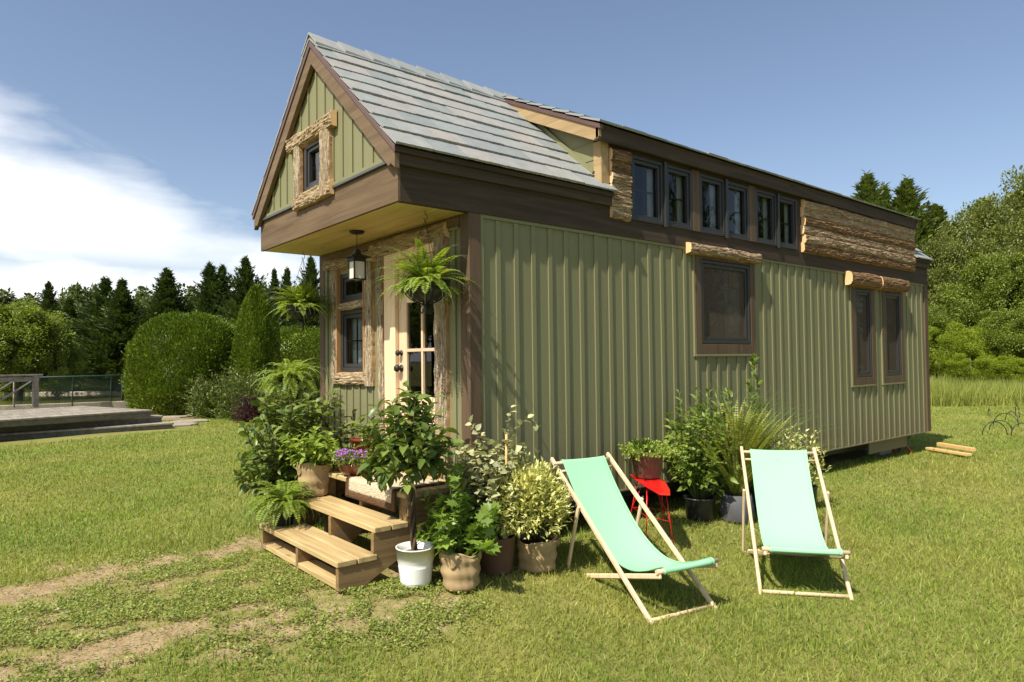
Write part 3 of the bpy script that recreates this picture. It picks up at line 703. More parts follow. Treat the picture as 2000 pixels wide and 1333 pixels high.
# ---- live-edge bark pieces
def slab(name, p0, p1, out, width, thick, mat, parent=house, seed=0, both=None, amp=1.0, taper=0, edge=.5, segl=.018):
    """half-round piece of log from p0 to p1; out = direction away from the wall"""
    p0 = Vector(p0); p1 = Vector(p1); out = Vector(out); d = (p1-p0); L = d.length; d.normalize(); side = d.cross(out).normalized()
    n = max(8, int(L/segl)); K = 19; thick = thick*.80; vs = []
    for i in range(n+1):
        t = i/n; c = p0+d*(L*t)+side*(.010*amp*mnoise.noise((t*L*2.3, seed*1.7, 5)))
        wv = 1+.10*amp*mnoise.noise((t*L*5, seed*3.1, 0))+taper*(t-.5)
        for k in range(K):
            a = pi*k/(K-1); cx = cos(a); cy = max(sin(a), 0)**.42
            q = c+side*(cx*width/2*wv)+out*(cy*thick)
            r = mnoise.fractal((t*L*6+seed, cx*width*55, seed*2.2), .7, 2, 4)*.0085*amp+mnoise.noise((t*L*26+seed, cx*width*60, 9))*.004*amp+mnoise.noise((t*L*3.5+seed, cx*3, 2))*.005*amp
            if 0 < k < K-1: q = q+(out*cy+side*cx*.6)*r
            else: q = q+side*cx*abs(r)*1.2
            vs.append(q)
    fs = [(i*K+k, i*K+k+1, (i+1)*K+k+1, (i+1)*K+k) for i in range(n) for k in range(K-1)]
    fs += [((i+1)*K, i*K+K-1, i*K, (i+1)*K+K-1)[::1] for i in range(0)]
    mb = MB(); mb.add(vs, fs, 0, False); mb.MI = [2 if i % (K-1) in (0, K-2) else 0 for i in range(len(fs))]
    mb.F.append(list(range(K))[::-1]); mb.MI.append(1); mb.sm.append(False)
    mb.F.append([n*K+k for k in range(K)]); mb.MI.append(1); mb.sm.append(False)
    mb.F += [[i*K, (i+1)*K, (i+1)*K+K-1, i*K+K-1] for i in range(n)]; mb.MI += [1]*n; mb.sm += [False]*n
    return mb.build(name, [mat, MT['endgrain'], MT['sidewood']], parent)
OY = (0, -1, 0); OX = (-1, 0, 0)
slab('bark_lintel', (2.60, -.022, 2.545), (3.875, -.022, 2.54), OY, .105, .085, MT['barkX'], seed=1)
slab('bark_lintel', (5.97, -.022, 2.475), (6.865, -.022, 2.475), OY, .185, .125, MT['barkD'], seed=2, amp=.8)
slab('bark_lintel', (6.895, -.022, 2.47), (7.80, -.022, 2.475), OY, .180, .125, MT['barkD'], seed=3, amp=.8)
for k, zz in enumerate((2.765, 2.875, 2.985, 3.095, 3.205, 3.305)):          # bark siding of the dormer's far end
    slab('bark_siding', (4.85+.02*(k % 2), -.026, zz-.004*k), (8.16, -.026, zz-.004*k+.01), OY, .112, .058+.012*(k % 2), MT['barkX'] if k % 3 else MT['barkD'], dorm, seed=10+k, amp=1.0, segl=.03)
for k, zz in enumerate((2.76, 2.86, 2.96, 3.06, 3.16, 3.27)):
    slab('bark_siding', (1.507, -.026, zz), (1.762, -.026, zz), OY,   .105, .042+.012*(k % 2), MT['barkX'] if k < 4 else MT['barkD'], dorm, seed=30+k, amp=1.0)
# front window surround
slab('bark_trim', (-.001, 1.555, 1.30), (-.001, 2.24, 1.30), OX, .118, .060, MT['barkY'], seed=41)
slab('bark_trim', (-.001, 2.250, 1.25), (-.001, 2.255, 2.37), OX, .115, .055, MT['barkZ'], seed=42)
slab('bark_trim', (-.001, 1.540, 1.24), (-.001, 1.540, 2.37), OX, .135, .060, MT['barkZ'], seed=43)
slab('bark_trim', (-.001, 1.42, 2.405), (-.001, 2.46, 2.435), OX, .110, .070, MT['barkY'], seed=44, amp=1.3)
slab('bark_trim', (-.001, 1.625, 1.998), (-.001, 2.18, 1.998), OX, .068, .045, MT['barkY'], seed=45)
for ya, yb in ((2.170, 2.188), (1.606, 1.622)): part(MB().box(-.045, -.0005, ya, yb, 1.365, 2.34), 'cut_edge', MT['sidewood'])
# gable window surround
gx_ = -OV-.012
slab('bark_trim', (gx_, .955, 2.855), (gx_, 1.72, 2.845), OX, .125, .055, MT['barkY'], seed=51)
slab('bark_trim', (gx_, 1.635, 2.80), (gx_, 1.64, 3.36), OX, .13, .055, MT['barkZ'], seed=52)
slab('bark_trim', (gx_, 1.075, 2.80), (gx_, 1.07, 3.33), OX, .165, .060, MT['barkZ'], seed=53)
slab('bark_trim', (gx_, .90, 3.385), (gx_, 1.83, 3.385), OX, .125, .065, MT['barkY'], seed=54, amp=1.3)
# door surround
slab('bark_trim', (-.001, .365, .50), (-.001, .365, 2.48), OX, .165, .060, MT['barkZ'], seed=61)
slab('bark_trim', (-.001, 1.325, .50), (-.001, 1.325, 2.44), OX, .088, .045, MT['barkZ'], seed=62)
slab('bark_trim', (-.001, .26, 2.475), (-.001, 1.47, 2.455), OX, .125, .075, MT['barkY'], seed=63, amp=1.3)
# ---- door
m = MB(); m.box(-.018, .06, 1.078, 1.268, .56, 2.40); m.box(-.018, .06, .30, .312, .56, 2.40); m.box(-.016, .06, .312, 1.078, 2.335, 2.42); part(m, 'door_casing', MT['doorw'])
m = MB(); m.box(-.06, .06, .312, 1.10, .556, .60); part(m, 'door_sill', MT['brownY'])
door = MB()
dy0, dy1, dz0, dz1 = .315, 1.070, .605, 2.33
dh = [(.44, .700-.014, 1.168, 1.55-.012), (.700+.014, .945, 1.168, 1.55-.012), (.44, .686, 1.55+.014, 1.955), (.714, .945, 1.564, 1.955)]
for a, b, c, d in wall_cells(dy0, dy1, dz0, dz1, [(.44, .945, 1.168, 1.955)]): door.box(.018, .055, a, b, c, d)
door.box(.016, .05, .44, .945, 1.54, 1.566); door.box(.015, .049, .688, .712, 1.168, 1.54); door.box(.015, .049, .688, .712, 1.566, 1.955)
for zz in (1.06, .70): door.box(.012, .018, .44, .945, zz, zz+.012)
door.box(.012, .018, .436, .440, .712, 1.06); door.box(.012, .018, .945, .949, .712, 1.06)
door.box(.012, .018, .44, .945, 2.01, 2.022); door.box(.012, .018, .44, .945, 2.24, 2.252)
door = door.build('door', MT['doorw'], house, .003)
m = MB(); m.add([(.035, .44, 1.168), (.035, .945, 1.168), (.035, .945, 1.955), (.035, .44, 1.955)], [(3, 2, 1, 0)]); m.build('pane', MT['glass'], door)
m = MB(); pr_ = [(.0, -.068), (.022, -.066), (.031, -.052), (.030, -.038), (.018, -.026), (.010, -.020), (.010, -.008), (.031, -.006), (.031, 0)]
def knob(y, z, k=1.0):
    m = MB(); vs = []; n = 20
    m.lathe([(r_*k, -h_*k) for r_, h_ in pr_], n=n)
    m.V = [(.018-vz, y+vx, z+vy) for vx, vy, vz in m.V]; return m
knob(1.030, 1.402).build('door_knob', MT['black'], door); knob(1.030, 1.533, .8).build('deadbolt', MT['black'], door)
# ---- trailer
m = MB()
for yy in (.25, 2.3): m.box(.1, L_-.05, yy, yy+.1, .16, ZB-.002)
for xx in np.arange(.3, 8.6, .8): m.box(xx, xx+.06, .35, 2.3, .18, ZB-.004)
m.box(L_-.05, L_+.0, 1.2, 1.35, .16, ZB-.01); part(m, 'trailer_frame', MT['black'])
box1('access_panel', MT['siding'], house, 6.75, 8.0, .06, .08, .12, ZB-.006)
for xx in (3.15, 4.0):
    for yy in (.12, 2.3):
        w = MB(); w.lathe([(.20, -.09), (.29, -.095), (.32, -.07), (.32, .07), (.29, .095), (.20, .09)], n=32); w.V = [(vx+xx, vz+yy+.1, vy+.32) for vx, vy, vz in w.V]
        wh = w.build('wheel', MT['tyre'], house); w = MB(); w.lathe([(0, -.06), (.06, -.07), (.08, -.04), (.18, -.05), (.205, -.09), (.205, .05)], n=24); w.V = [(vx+xx, vz+yy+.1, vy+.32) for vx, vy, vz in w.V]; w.build('rim', MT['flash'], wh)
# stabiliser jack
m = MB(); bx, by = 8.15, .20; m.tube([(bx, by, .10), (bx, by, ZB)], .022, 10)
for a in (.5, 2.6, 4.7): m.tube([(bx, by, .2), (bx+.16*cos(a), by+.16*sin(a), .0)], .014, 6)
m.box(bx-.05, bx+.05, by-.05, by+.05, ZB-.012, ZB-.004); m.tube([(bx-.1, by, .22), (bx+.1, by-.05, .23)], .008, 6)
jk = m.build('support_jack', MT['red']); tag(jk, 'red steel support jack under the far corner of the house', 'jack')

# ================================================================== STEPS AND MAT
XS0, XS1, XS2, YL = -1.065, -.80, -.555, 1.40
st = thing('wooden_steps', 'raw cedar steps of three broad treads leading up to the front door', 'steps', (XS0, 0, 0))
prof = [(XS0+.012, .0), (XS0+.012, .152), (XS1-.004, .152), (XS1-.004, .328), (XS2+.0, .328), (XS2, .46), (-.30, .46), (-.30, .40), (-.62, .12), (-.80, .035), (-.86, .0)]
for y in (.004, .66, YL-.042):
    m = MB(); m.prism(prof, lambda a, b: (a, y, b), lambda a, b: (a, y+.038, b)); m.build('stringer', MT['stepX'], st, .003, world=True)
def board(x0, x1, y0, y1, z0, z1, mat='stepY', name='tread_board'): return MB().box(x0, x1, y0, y1, z0, z1).build(name, MT[mat], st, .005, world=True)
board(XS0, XS0+.138, -.006, YL, .153, .191); board(XS0+.146, XS1+.02, -.006, YL, .153, .191)
board(XS1, XS1+.125, -.006, YL, .329, .367); board(XS1+.133, XS2+.012, -.006, YL, .329, .367)
for x0, x1 in ((-.570, -.432), (-.425, -.287), (-.28, -.142), (-.135, -.054)): board(x0, x1, -.012, YL, .522, .560, name='platform_board')
MB().box(XS0+.014, XS0+.15, .043, .659, .004, .042).build('toe_board', MT['stepY'], st, .004, world=True)
MB().box(XS0+.014, XS0+.15, .699, YL-.043, .004, .042).build('toe_board', MT['stepY'], st, .004, world=True)
MB().box(-.55, -.06, -.008, .03, .40, .521).build('platform_joist', MT['stepX'], st, .003, world=True)
MB().box(-.55, -.06, .68, .72, .40, .521).build('platform_joist', MT['stepX'], st, .003, world=True)
MB().box(-.55, -.06, YL-.04, YL, .40, .521).build('platform_joist', MT['stepX'], st, .003, world=True)
for x0, y0 in ((-.545, .032), (-.12, .032), (-.545, YL-.13), (-.12, YL-.13), (-.12, .72)):
    MB().box(x0, x0+.07, y0, y0+.085, 0, .521).build('post', MT['stepX'], st, .003, world=True)
# mat: flat on the platform, then hanging over its front edge
def rug_strip(u0, u1, v0, v1, th, off, name, mat, parent):
    """u along y, v along the run: v<=0 on top (into the platform), v>0 hanging"""
    m = MB(); nu = max(2, int((u1-u0)/.02)); nv = max(2, int((v1-v0)/.015)); vs = []
    for s in (0, 1):
        for i in range(nu+1):
            u = u0+(u1-u0)*i/nu
            for j in range(nv+1):
                v_ = v0+(v1-v0)*j/nv; h = off+(th if s else 0)
                w = .0025*sin(u*9+2)+.002*sin(v_*30+u*5)
                if v_ <= -.012: x, z = XS2-.018-v_, .560+h+abs(w)*.6
                else:
                    a = min((v_+.012)/.03, 1)*pi/2*.97; ex = max(v_-.018, 0)
                    x = XS2-.006-(.012+h)*sin(a)-.0-ex*.06; z = .548+(.012+h)*cos(a)-ex
                vs.append((x, u, z))
    N = (nu+1)*(nv+1); q = lambda s, i, j: s*N+i*(nv+1)+j; fs = []
    for i in range(nu):
        for j in range(nv): fs += [(q(1, i, j), q(1, i+1, j), q(1, i+1, j+1), q(1, i, j+1)), (q(0, i, j), q(0, i, j+1), q(0, i+1, j+1), q(0, i+1, j))]
    for i in range(nu): fs += [(q(0, i, 0), q(0, i+1, 0), q(1, i+1, 0), q(1, i, 0)), (q(0, i, nv), q(1, i, nv), q(1, i+1, nv), q(0, i+1, nv))]
    for j in range(nv): fs += [(q(0, 0, j), q(1, 0, j), q(1, 0, j+1), q(0, 0, j+1)), (q(0, nu, j), q(0, nu, j+1), q(1, nu, j+1), q(1, nu, j))]
    m.add(vs, fs, 0, True); return m.build(name, mat, parent, world=True)
def weave(name, c1, c2):
    m = Mat(name); v = m.coord(); vo = m.n('ShaderNodeTexVoronoi'); m.l(v, vo.inputs['Vector']); vo.inputs['Scale'].default_value = 95
    w = m.n('ShaderNodeTexWave'); m.l(v, w.inputs[0]); w.inputs['Scale'].default_value = 22; w.inputs['Distortion'].default_value = 2; w.bands_direction = 'Y'
    m.pr(m.mix(vo.outputs['Distance'], c1, c2), .95, .05); m.bump(m.math('ADD', m.math('MULTIPLY', vo.outputs['Distance'], -1), m.math('MULTIPLY', w.outputs['Fac'], .6)), 1, .006); return m.m
mat_ = thing('door_mat', 'cream woven mat with a dark brown border draped over the top step', 'mat', (-.4, .5, .56))
MY0, MY1 = .10, .86
rug_strip(MY0+.05, MY1-.05, -.42, .095, .009, .001, 'woven_field', weave('cream_jute', (.66, .56, .41), (.50, .40, .27)), mat_)
bm_ = weave('brown_jute', (.15, .085, .045), (.09, .05, .028))
rug_strip(MY0, MY0+.0495, -.42, .145, .011, .001, 'border', bm_, mat_); rug_strip(MY1-.0495, MY1, -.42, .145, .011, .001, 'border', bm_, mat_); rug_strip(MY0+.0497, MY1-.0497, .0955, .145, .011, .001, 'border', bm_, mat_)

# ================================================================== POTS AND PLANTS
def leafy(name, mat, parent, rng, stems, leaf_l, leaf_w, per, tmpl=OVAL, bare=.3, up=.35, droop=.0, jit=.25, stem_r=.004, stem_mat='gstem', size_grad=.3, pair=False):
    """stems: list of point lists; leaves leave each stem all round, above its bare lower part"""
    Ps, Ds, Ls = [], [], []; m = MB()
    for pts in stems:
        P = np.array(pts, float); m.tube(P, np.linspace(stem_r, stem_r*.35, len(P)), 6)
        for k in range(per):
            t = bare+(1-bare)*(k+rng.random()*.8)/per; s = t*(len(P)-1); i = min(int(s), len(P)-2); f = s-i
            p = P[i]*(1-f)+P[i+1]*f; d = P[i+1]-P[i]; d /= np.linalg.norm(d)+1e-9
            a = k*2.4+rng.normal(0, .5); ref = np.cross(d, [0.13, .2, 1]); ref = ref/(np.linalg.norm(ref)+1e-9) if np.linalg.norm(ref) > .05 else np.array([1., 0, 0])
            side = ref*cos(a)+np.cross(d, ref)*sin(a); D = side+d*up*(1+t)+np.array([0, 0, -droop])+rng.normal(0, jit, 3)
            Ps.append(p); Ds.append(D); Ls.append(leaf_l*(1-size_grad*t*rng.random())*(.7+.6*rng.random()))
    m.build('stem', MT[stem_mat], parent)
    Ps, Ds, Ls = np.array(Ps), np.array(Ds), np.array(Ls)
    V, F_ = scatter(Ps, Ds, Ls, Ls*leaf_w/leaf_l*rng.uniform(.85, 1.15, len(Ls)), tmpl, rng)
    return np_obj(name, V, F_, mat, parent)
def ball(mat, parent, rng, n, c, rad_, leaf_l, leaf_w, tmpl=DIAM, name='foliage', shell=.45, up=.5, clump=26):
    """leaf rosettes filling a rounded, uneven volume"""
    k = n//clump; u = rdir(rng, k); u[:, 2] = np.where(u[:, 2] < -.55, -u[:, 2], u[:, 2]); r = (shell+(1-shell)*rng.random(k)**.7)*(1+rng.normal(0, .07, k)); Cn = np.array(c)+u*np.array(rad_)*r[:, None]
    P = np.repeat(Cn, clump, 0)+rng.normal(0, leaf_l*.55, (k*clump, 3)); D = np.repeat(u, clump, 0)*.8+rng.normal(0, .6, P.shape)+[0, 0, up]
    L = leaf_l*rng.uniform(.6, 1.2, len(P)); V, F_ = scatter(P, D, L, L*leaf_w/leaf_l, tmpl, rng); return np_obj(name, V, F_, mat, parent)
def bush_stems(rng, n, h, r, lean=(0, 0), base_r=.04, z0=0, low=.35, pts=6, outward=.7, sag=0.0):
    out = []
    for i in range(n):
        a = 2*pi*i/n*2.4+rng.random(); rr = r*sqrt(rng.random()); hh = h*(1-low*(rr/r)**1.5*rng.random()-.12*rng.random())
        b = np.array([cos(a)*base_r*rng.random(), sin(a)*base_r*rng.random(), z0]); P = []
        for k in range(pts):
            t = k/(pts-1); q = t**outward
            P.append(b+np.array([cos(a)*rr*q+lean[0]*t, sin(a)*rr*q+lean[1]*t, (hh-z0)*(t-sag*t*t*(rr/r))])+rng.normal(0, .012, 3)*t)
        out.append(P)
    return out
def fern(parent, rng, n, length, z0=0, arch=.9, rise=.5, mat='lf_fern', width=.055, spread=1.0, bias=None, pairs=26, droop=1.0, name='foliage', up_min=.2):
    parts = []; st_ = MB()
    for i in range(n):
        a = 2*pi*i/n+rng.normal(0, .25); Lf = length*rng.uniform(.65, 1.1); el0 = rng.uniform(up_min, 1.25)*rise; p = np.array([.02*cos(a), .02*sin(a), z0]); P = [p.copy()]; ang = el0*1.25
        dirxy = np.array([cos(a), sin(a)])*spread
        if bias is not None: dirxy = dirxy+np.array(bias)*rng.random(); dirxy /= max(.6, np.linalg.norm(dirxy))
        sg = 18; ds = Lf/sg
        tw = rng.normal(0, .25)
        for k in range(sg):
            ang -= arch*droop*(.55+k/sg*1.1)/sg*1.9*rng.uniform(.85, 1.15); a2 = tw*k/sg
            dd = np.array([dirxy[0]*cos(a2)-dirxy[1]*sin(a2), dirxy[0]*sin(a2)+dirxy[1]*cos(a2)])
            p = p+ds*np.array([dd[0]*cos(ang), dd[1]*cos(ang), sin(ang)]); P.append(p.copy())
        P = np.array(P); st_.tube(P, np.linspace(.0028, .0008, len(P)), 4, cap=False)
        t = (np.arange(pairs)+.5)/pairs*.93+.07; s = t*(len(P)-1); ii = np.minimum(s.astype(int), len(P)-2); f = (s-ii)[:, None]
        C_ = P[ii]*(1-f)+P[ii+1]*f; D = P[ii+1]-P[ii]; D /= np.linalg.norm(D, axis=1, keepdims=True)
        side = np.cross(D, [0, 0, 1.]); side /= np.linalg.norm(side, axis=1, keepdims=True)+1e-9; nrm = np.cross(side, D)
        wl = width*np.sin(np.clip(t*1.12+.12, 0, 1)*pi)**.55*rng.uniform(.85, 1.1)
        for sg_ in (-1, 1):
            DD = side*sg_+D*.28-nrm*.12+rng.normal(0, .06, D.shape)
            parts.append(scatter(C_, DD, wl, np.full(len(wl), Lf/pairs*.78), FLAT, rng, roll=np.zeros(len(wl)), up=nrm))
    st_.build('stem', MT['gstem'], parent)
    V, F_ = merge(parts); return np_obj(name, V, F_, MT[mat], parent)
def burlap_pot(parent, r0, r1, h, seed, collar=True):
    rr = random.Random(seed); ph = rr.random()*6
    def wob(r, z, a, j):
        k = .006*sin(2*a+ph+z*7)+.0035*sin(5*a+ph*2-z*9)+.0018*sin(14*a+ph+z*16)+.0012*sin(z*50+3*a+ph)
        return r+k*(1 if r > .04 else 0), z+(.012*sin(2*a+ph)+.008*sin(5*a) if z > h*.9 else 0)
    prof = [(0, .004), (r0*.9, .004), (r0, .015), (r0*1.04, h*.1)]+[(r0+(r1-r0)*t+.006*sin(t*17), h*t) for t in np.linspace(.2, .92, 10)]+[(r1*1.0, h*.96), (r1*1.03, h), (r1*.97, h*1.01), (r1*.93, h*.97), (r1*.9, h*.88)]
    o = MB().lathe(prof, n=56, wob=wob).build('pot', MT['burlap'], parent)
    MB().lathe([(0, h*.86), (r1*.93, h*.86)], n=24).build('soil', MT['soil'], parent)
    # a loose fold of cloth near the rim and a seam
    m = MB(); vs = []; n = 30
    for k in range(n+1):
        a = ph+k/n*2.6
        for j in range(5):
            z = h*(1.0-.055*j*(1+.6*sin(k*.5+ph))); rd = r1*1.03+.006+.006*sin(j*1.3)+.003*sin(k*.9+j)
            vs.append((rd*cos(a), rd*sin(a), z))
    m.add(vs, [(k*5+j, (k+1)*5+j, (k+1)*5+j+1, k*5+j+1) for k in range(n) for j in range(4)], 0, True); m.build('cloth_fold', MT['burlap'], parent)
    return o
def simple_pot(parent, r0, r1, h, mat, rim=.012, band=0, soilz=.9, n=40, name='pot', ribs=0):
    prof = [(0, .003), (r0*.95, .0), (r0, .006)]
    if ribs:
        for k in range(ribs*4+1):
            t = k/(ribs*4); prof.append((r0+(r1-r0)*(.08+t*.42)+(.0018 if k % 2 else -.0008), h*(.08+.42*t)))
    prof += [(r0+(r1-r0)*.9, h-rim*1.6)]
    if band: prof[-1:] = [(r0+(r1-r0)*.62, h*.62), (r0+(r1-r0)*.63+.003, h*.64), (r0+(r1-r0)*.95, h-rim)]
    prof += [(r1, h-rim*1.4), (r1+rim*.4, h-rim), (r1+rim*.4, h), (r1-.006, h), (r1-.012, h*.86), (r1-.02, h*.8)]
    o = MB().lathe(prof, n=n).build(name, MT[mat], parent)
    MB().lathe([(0, h*soilz-.0), (r1-.010, h*soilz-.004)], n=20).build('soil', MT['soil'], parent)
    return o

rng = np.random.default_rng(11)
# 1 fern on the lowest tread
t = thing('fern', 'bushy light green fern in a dark pot on the left end of the lowest step', 'fern', (XS0+.13, 1.24, .192))
simple_pot(t, .075, .105, .17, 'blackp'); fern(t, rng, 95, .42, z0=.15, arch=1.25, rise=1.0, width=.042, bias=(-.45, .3), up_min=.1)
# 2 burlap pot with light green bush
P = at(611, 968, .368)
t = thing('potted_bush', 'lime leaved bush in a sagging burlap pot at the left end of the middle step', 'potted plant', (P[0]+.02, P[1], .368))
burlap_pot(t, .115, .135, .27, 1)
leafy('foliage', MT['lf_lime'], t, rng, bush_stems(rng, 30, .55, .26, (-.02, 0), .05, .22, low=.5), .072, .043, 17, bare=.25, droop=.15)
# 3 tall glossy shrub beyond the steps
t = thing('potted_shrub', 'tall dark glossy leaved shrub behind the lime bush, left of the front window', 'potted plant', (-.62, 1.86, 0))
simple_pot(t, .13, .16, .30, 'blackp')
leafy('foliage', MT['lf_dark'], t, rng, bush_stems(rng, 78, 1.28, .44, (-.02, .0), .06, .25, low=.6), .10, .050, 26, bare=.22, droop=.25, stem_r=.007, stem_mat='twig')
t = thing('potted_shrub', 'dark shrub half hidden below the front window between the tall shrub and the door', 'potted plant', (-.22, 1.52, .0), group=None)
simple_pot(t, .13, .15, .30, 'blackp')
leafy('foliage', MT['lf_dark'], t, rng, bush_stems(rng, 18, 1.02, .20, (.0, .02), .06, .25, low=.5), .09, .045, 18, bare=.25, droop=.2, stem_r=.006, stem_mat='twig')
# 4 fern on an iron stand
t = thing('fern', 'yellow green fern raised on a thin iron stand above the tall glossy shrub', 'fern', (-.48, 2.28, 0))
m = MB()
for a in (0, 2.1, 4.2): m.tube([(.14*cos(a), .14*sin(a), 0), (.05*cos(a), .05*sin(a), .5), (.09*cos(a), .09*sin(a), 1.15)], .006, 6)
m.lathe([(.09, 1.14), (.10, 1.15), (.09, 1.16)], n=24); m.build('stand', MT['black'], t)
pt = MB().lathe([(0, 1.16), (.07, 1.16), (.10, 1.30), (.09, 1.30), (.08, 1.25)], n=24).build('pot', MT['blackp'], t)
fern(t, rng, 90, .46, z0=1.28, arch=1.2, rise=1.0, width=.046, up_min=.1)
# 5 petunia bowl, red glazed pot behind
P = at(686, 930, .561)
t = thing('flower_bowl', 'wide red clay bowl of purple flowers at the left end of the top step', 'flower bowl', (P[0]+.06, P[1], .561))
MB().lathe([(0, 0), (.09, 0), (.10, .008), (.145, .05), (.165, .095), (.172, .10), (.16, .10), (.15, .085), (0, .08)], n=40).build('bowl', MT['terra'], t)
leafy('foliage', MT['lf_mid'], t, rng, bush_stems(rng, 60, .20, .20, (0, 0), .10, .08, low=.7, outward=.9), .028, .016, 16, DIAM, bare=.2, stem_r=.002)
Pf = np.array([[.17*sqrt(rng.random())*cos(a), .17*sqrt(rng.random())*sin(a), .14+.06*rng.random()] for a in rng.random(70)*6.28])
Pf = Pf[Pf[:, 0] < .06]; Pf[:, 0] -= .03; parts_ = []
for k in range(5):
    a = 2*pi*k/5; D = np.tile([cos(a)*.8-.4, sin(a)*.8, .5], (len(Pf), 1)); parts_.append(scatter(Pf, D, .020, .020, FLAT, rng, roll=np.zeros(len(Pf))))
for i_ in range(len(Pf)):
    vv, ff = merge([(v_.reshape(len(Pf), -1, 3)[i_], FLAT[1]) for v_, f_ in parts_]); np_obj('flower', vv, ff, MT['purple'], t)
t = thing('glazed_pot', 'dark red glazed pot standing behind the bowl of purple flowers', 'pot', (-.22, 1.18, .561))
simple_pot(t, .11, .15, .26, 'terra', rim=.02)
leafy('foliage', MT['lf_mid'], t, rng, bush_stems(rng, 9, .42, .13, (0, 0), .05, .2), .06, .035, 7, bare=.3)
# 6 braided tree in the white pot
t = thing('braided_tree', 'glossy leaved tree with a braided trunk in a white ribbed pot', 'potted tree', (-.585, -.165, float(ground(-.585, -.165))))
simple_pot(t, .098, .128, .245, 'white', rim=.006, band=1, ribs=7, soilz=.72)
m = MB()
for k in range(3):
    pts = [(.013*cos(2*pi*k/3+z_*17)-.03*z_, .013*sin(2*pi*k/3+z_*17)+.03*z_, z_) for z_ in np.linspace(.17, .80, 44)]
    m.tube(pts, .011, 8)
m.build('trunk', MT['twig'], t)
stems = []
for P_ in bush_stems(rng, 46, 1.36, .33, (.0, .04), .0, .76, low=.62, outward=.62): stems.append([np.array(p)+[-.02, .02, 0] for p in P_])
for P_ in bush_stems(rng, 9, 1.02, .30, (.0, .02), .0, .80, low=.4, outward=.62, sag=.3): stems.append([np.array(p)+[-.02, .02, 0] for p in P_])
leafy('foliage', MT['lf_dark'], t, rng, stems, .100, .052, 17, bare=.22, droop=.18, stem_r=.006, stem_mat='twig')
leafy('foliage', MT['lf_mid'], t, rng, [[(-.01, 0, .24), (.06, -.05, .30), (.11, -.08, .36)], [(-.01, 0, .25), (.04, -.06, .33), (.05, -.1, .38)]], .07, .035, 4, bare=.4)
# 7 burlap pot with lobed leaves
t = thing('potted_bush', 'green bush with lobed leaves in an upright burlap wrapped pot next to the white pot', 'potted plant', (-.374, -.385, float(ground(-.374, -.385))-.004))
burlap_pot(t, .112, .128, .245, 3)
leafy('foliage', MT['lf_maple'], t, rng, bush_stems(rng, 30, .62, .26, (.03, .02), .06, .22, low=.45), .085, .085, 13, MAPLE, bare=.15, droop=.22)
leafy('foliage', MT['lf_maple'], t, rng, bush_stems(rng, 6, .86, .16, (-.04, .06), .04, .22, low=.2), .075, .075, 12, MAPLE, bare=.3, droop=.1)
# 8 climbing variegated plant with stake
t = thing('potted_climber', 'tall cream edged climber tied to a bamboo stake in a dark pot', 'potted plant', (-.005, -.285, float(ground(0, -.285))))
simple_pot(t, .115, .14, .25, 'brownpot')
MB().tube([(.05, -.05, .2), (.06, -.055, .95)], .009, 8).build('stake', MT['timber'], t)
leafy('foliage', MT['lf_var'], t, rng, bush_stems(rng, 52, 1.0, .27, (-.02, .03), .06, .22, low=.6), .064, .050, 30, bare=.12, droop=.25, stem_r=.003, stem_mat='twig')
leafy('foliage', MT['lf_var'], t, rng, [[(.0, 0, .7), (.10, -.06, .95), (.20, -.12, 1.06), (.27, -.16, 1.0)], [(0, 0, .7), (.06, -.04, .95), (.10, -.06, 1.14)], [(0, .02, .7), (-.10, .06, .95), (-.14, .10, 1.04)]], .055, .042, 13, bare=.2, stem_r=.003, stem_mat='twig')
# 9 golden variegated
t = thing('potted_bush', 'round golden variegated bush in a slouching burlap pot', 'potted plant', (.262, -.41, float(ground(.262, -.41))-.004))
burlap_pot(t, .125, .15, .225, 5)
ball(MT['lf_gold'], t, rng, 7000, (-.085, .02, .46), (.27, .26, .26), .050, .020)
m = MB()
for P_ in bush_stems(rng, 16, .50, .2, (.02, 0), .05, .18): m.tube(P_, .004, 5)
m.build('stem', MT['twig'], t)
leafy('foliage', MT['lf_gold'], t, rng, bush_stems(rng, 12, .86, .10, (.04, .08), .04, .20, low=.25), .055, .020, 16, DIAM, bare=.6, up=.8, stem_r=.003)
# 10 stool and pot
SP = at(1268, 934, .455)
stl = thing('red_stool', 'red metal plant stool with a pointed seat and thin wire legs between the deck chairs', 'stool', (SP[0], SP[1], 0))
def sp3(u, v_, z): P_ = at(u, v_, z); return (P_[0]-SP[0], P_[1]-SP[1], z)
top = [sp3(1230, 926, .475), sp3(1240, 928, .468), sp3(1272, 929, .462), sp3(1298, 938, .452), sp3(1309, 957, .436), sp3(1309, 966, .428), sp3(1288, 965, .430), sp3(1262, 950, .442), sp3(1238, 934, .462)]
m = MB(); n_ = len(top); m.add(top+[(x, y, z-.012) for x, y, z in top], [tuple(range(n_)), tuple(range(2*n_-1, n_-1, -1))]+[(i, i+n_, (i+1) % n_+n_, (i+1) % n_) for i in range(n_)]); m.build('seat', MT['red'], stl, .003)
m = MB(); feet = []
for i_, (ox, oy) in ((1, (-.10, .05)), (3, (.06, .04)), (5, (.03, -.05)), (7, (-.08, -.05))):
    a_ = Vector(top[i_])*.8; a_.z = .43; f_ = Vector((a_.x+ox, a_.y+oy, -.03)); feet.append((a_, f_)); b_ = Vector((a_.x*.4, a_.y*.4, .435))
    MB().tube([a_, f_], .0045, 6).tube([b_, a_.lerp(f_, .5), f_+Vector((.004, 0, 0))], .003, 6).build('leg', MT['red'], stl)
for k in (.5,): m.tube([a_.lerp(f_, k) for a_, f_ in feet]+[feet[0][0].lerp(feet[0][1], k)], .003, 6)
m.build('brace', MT['red'], stl)
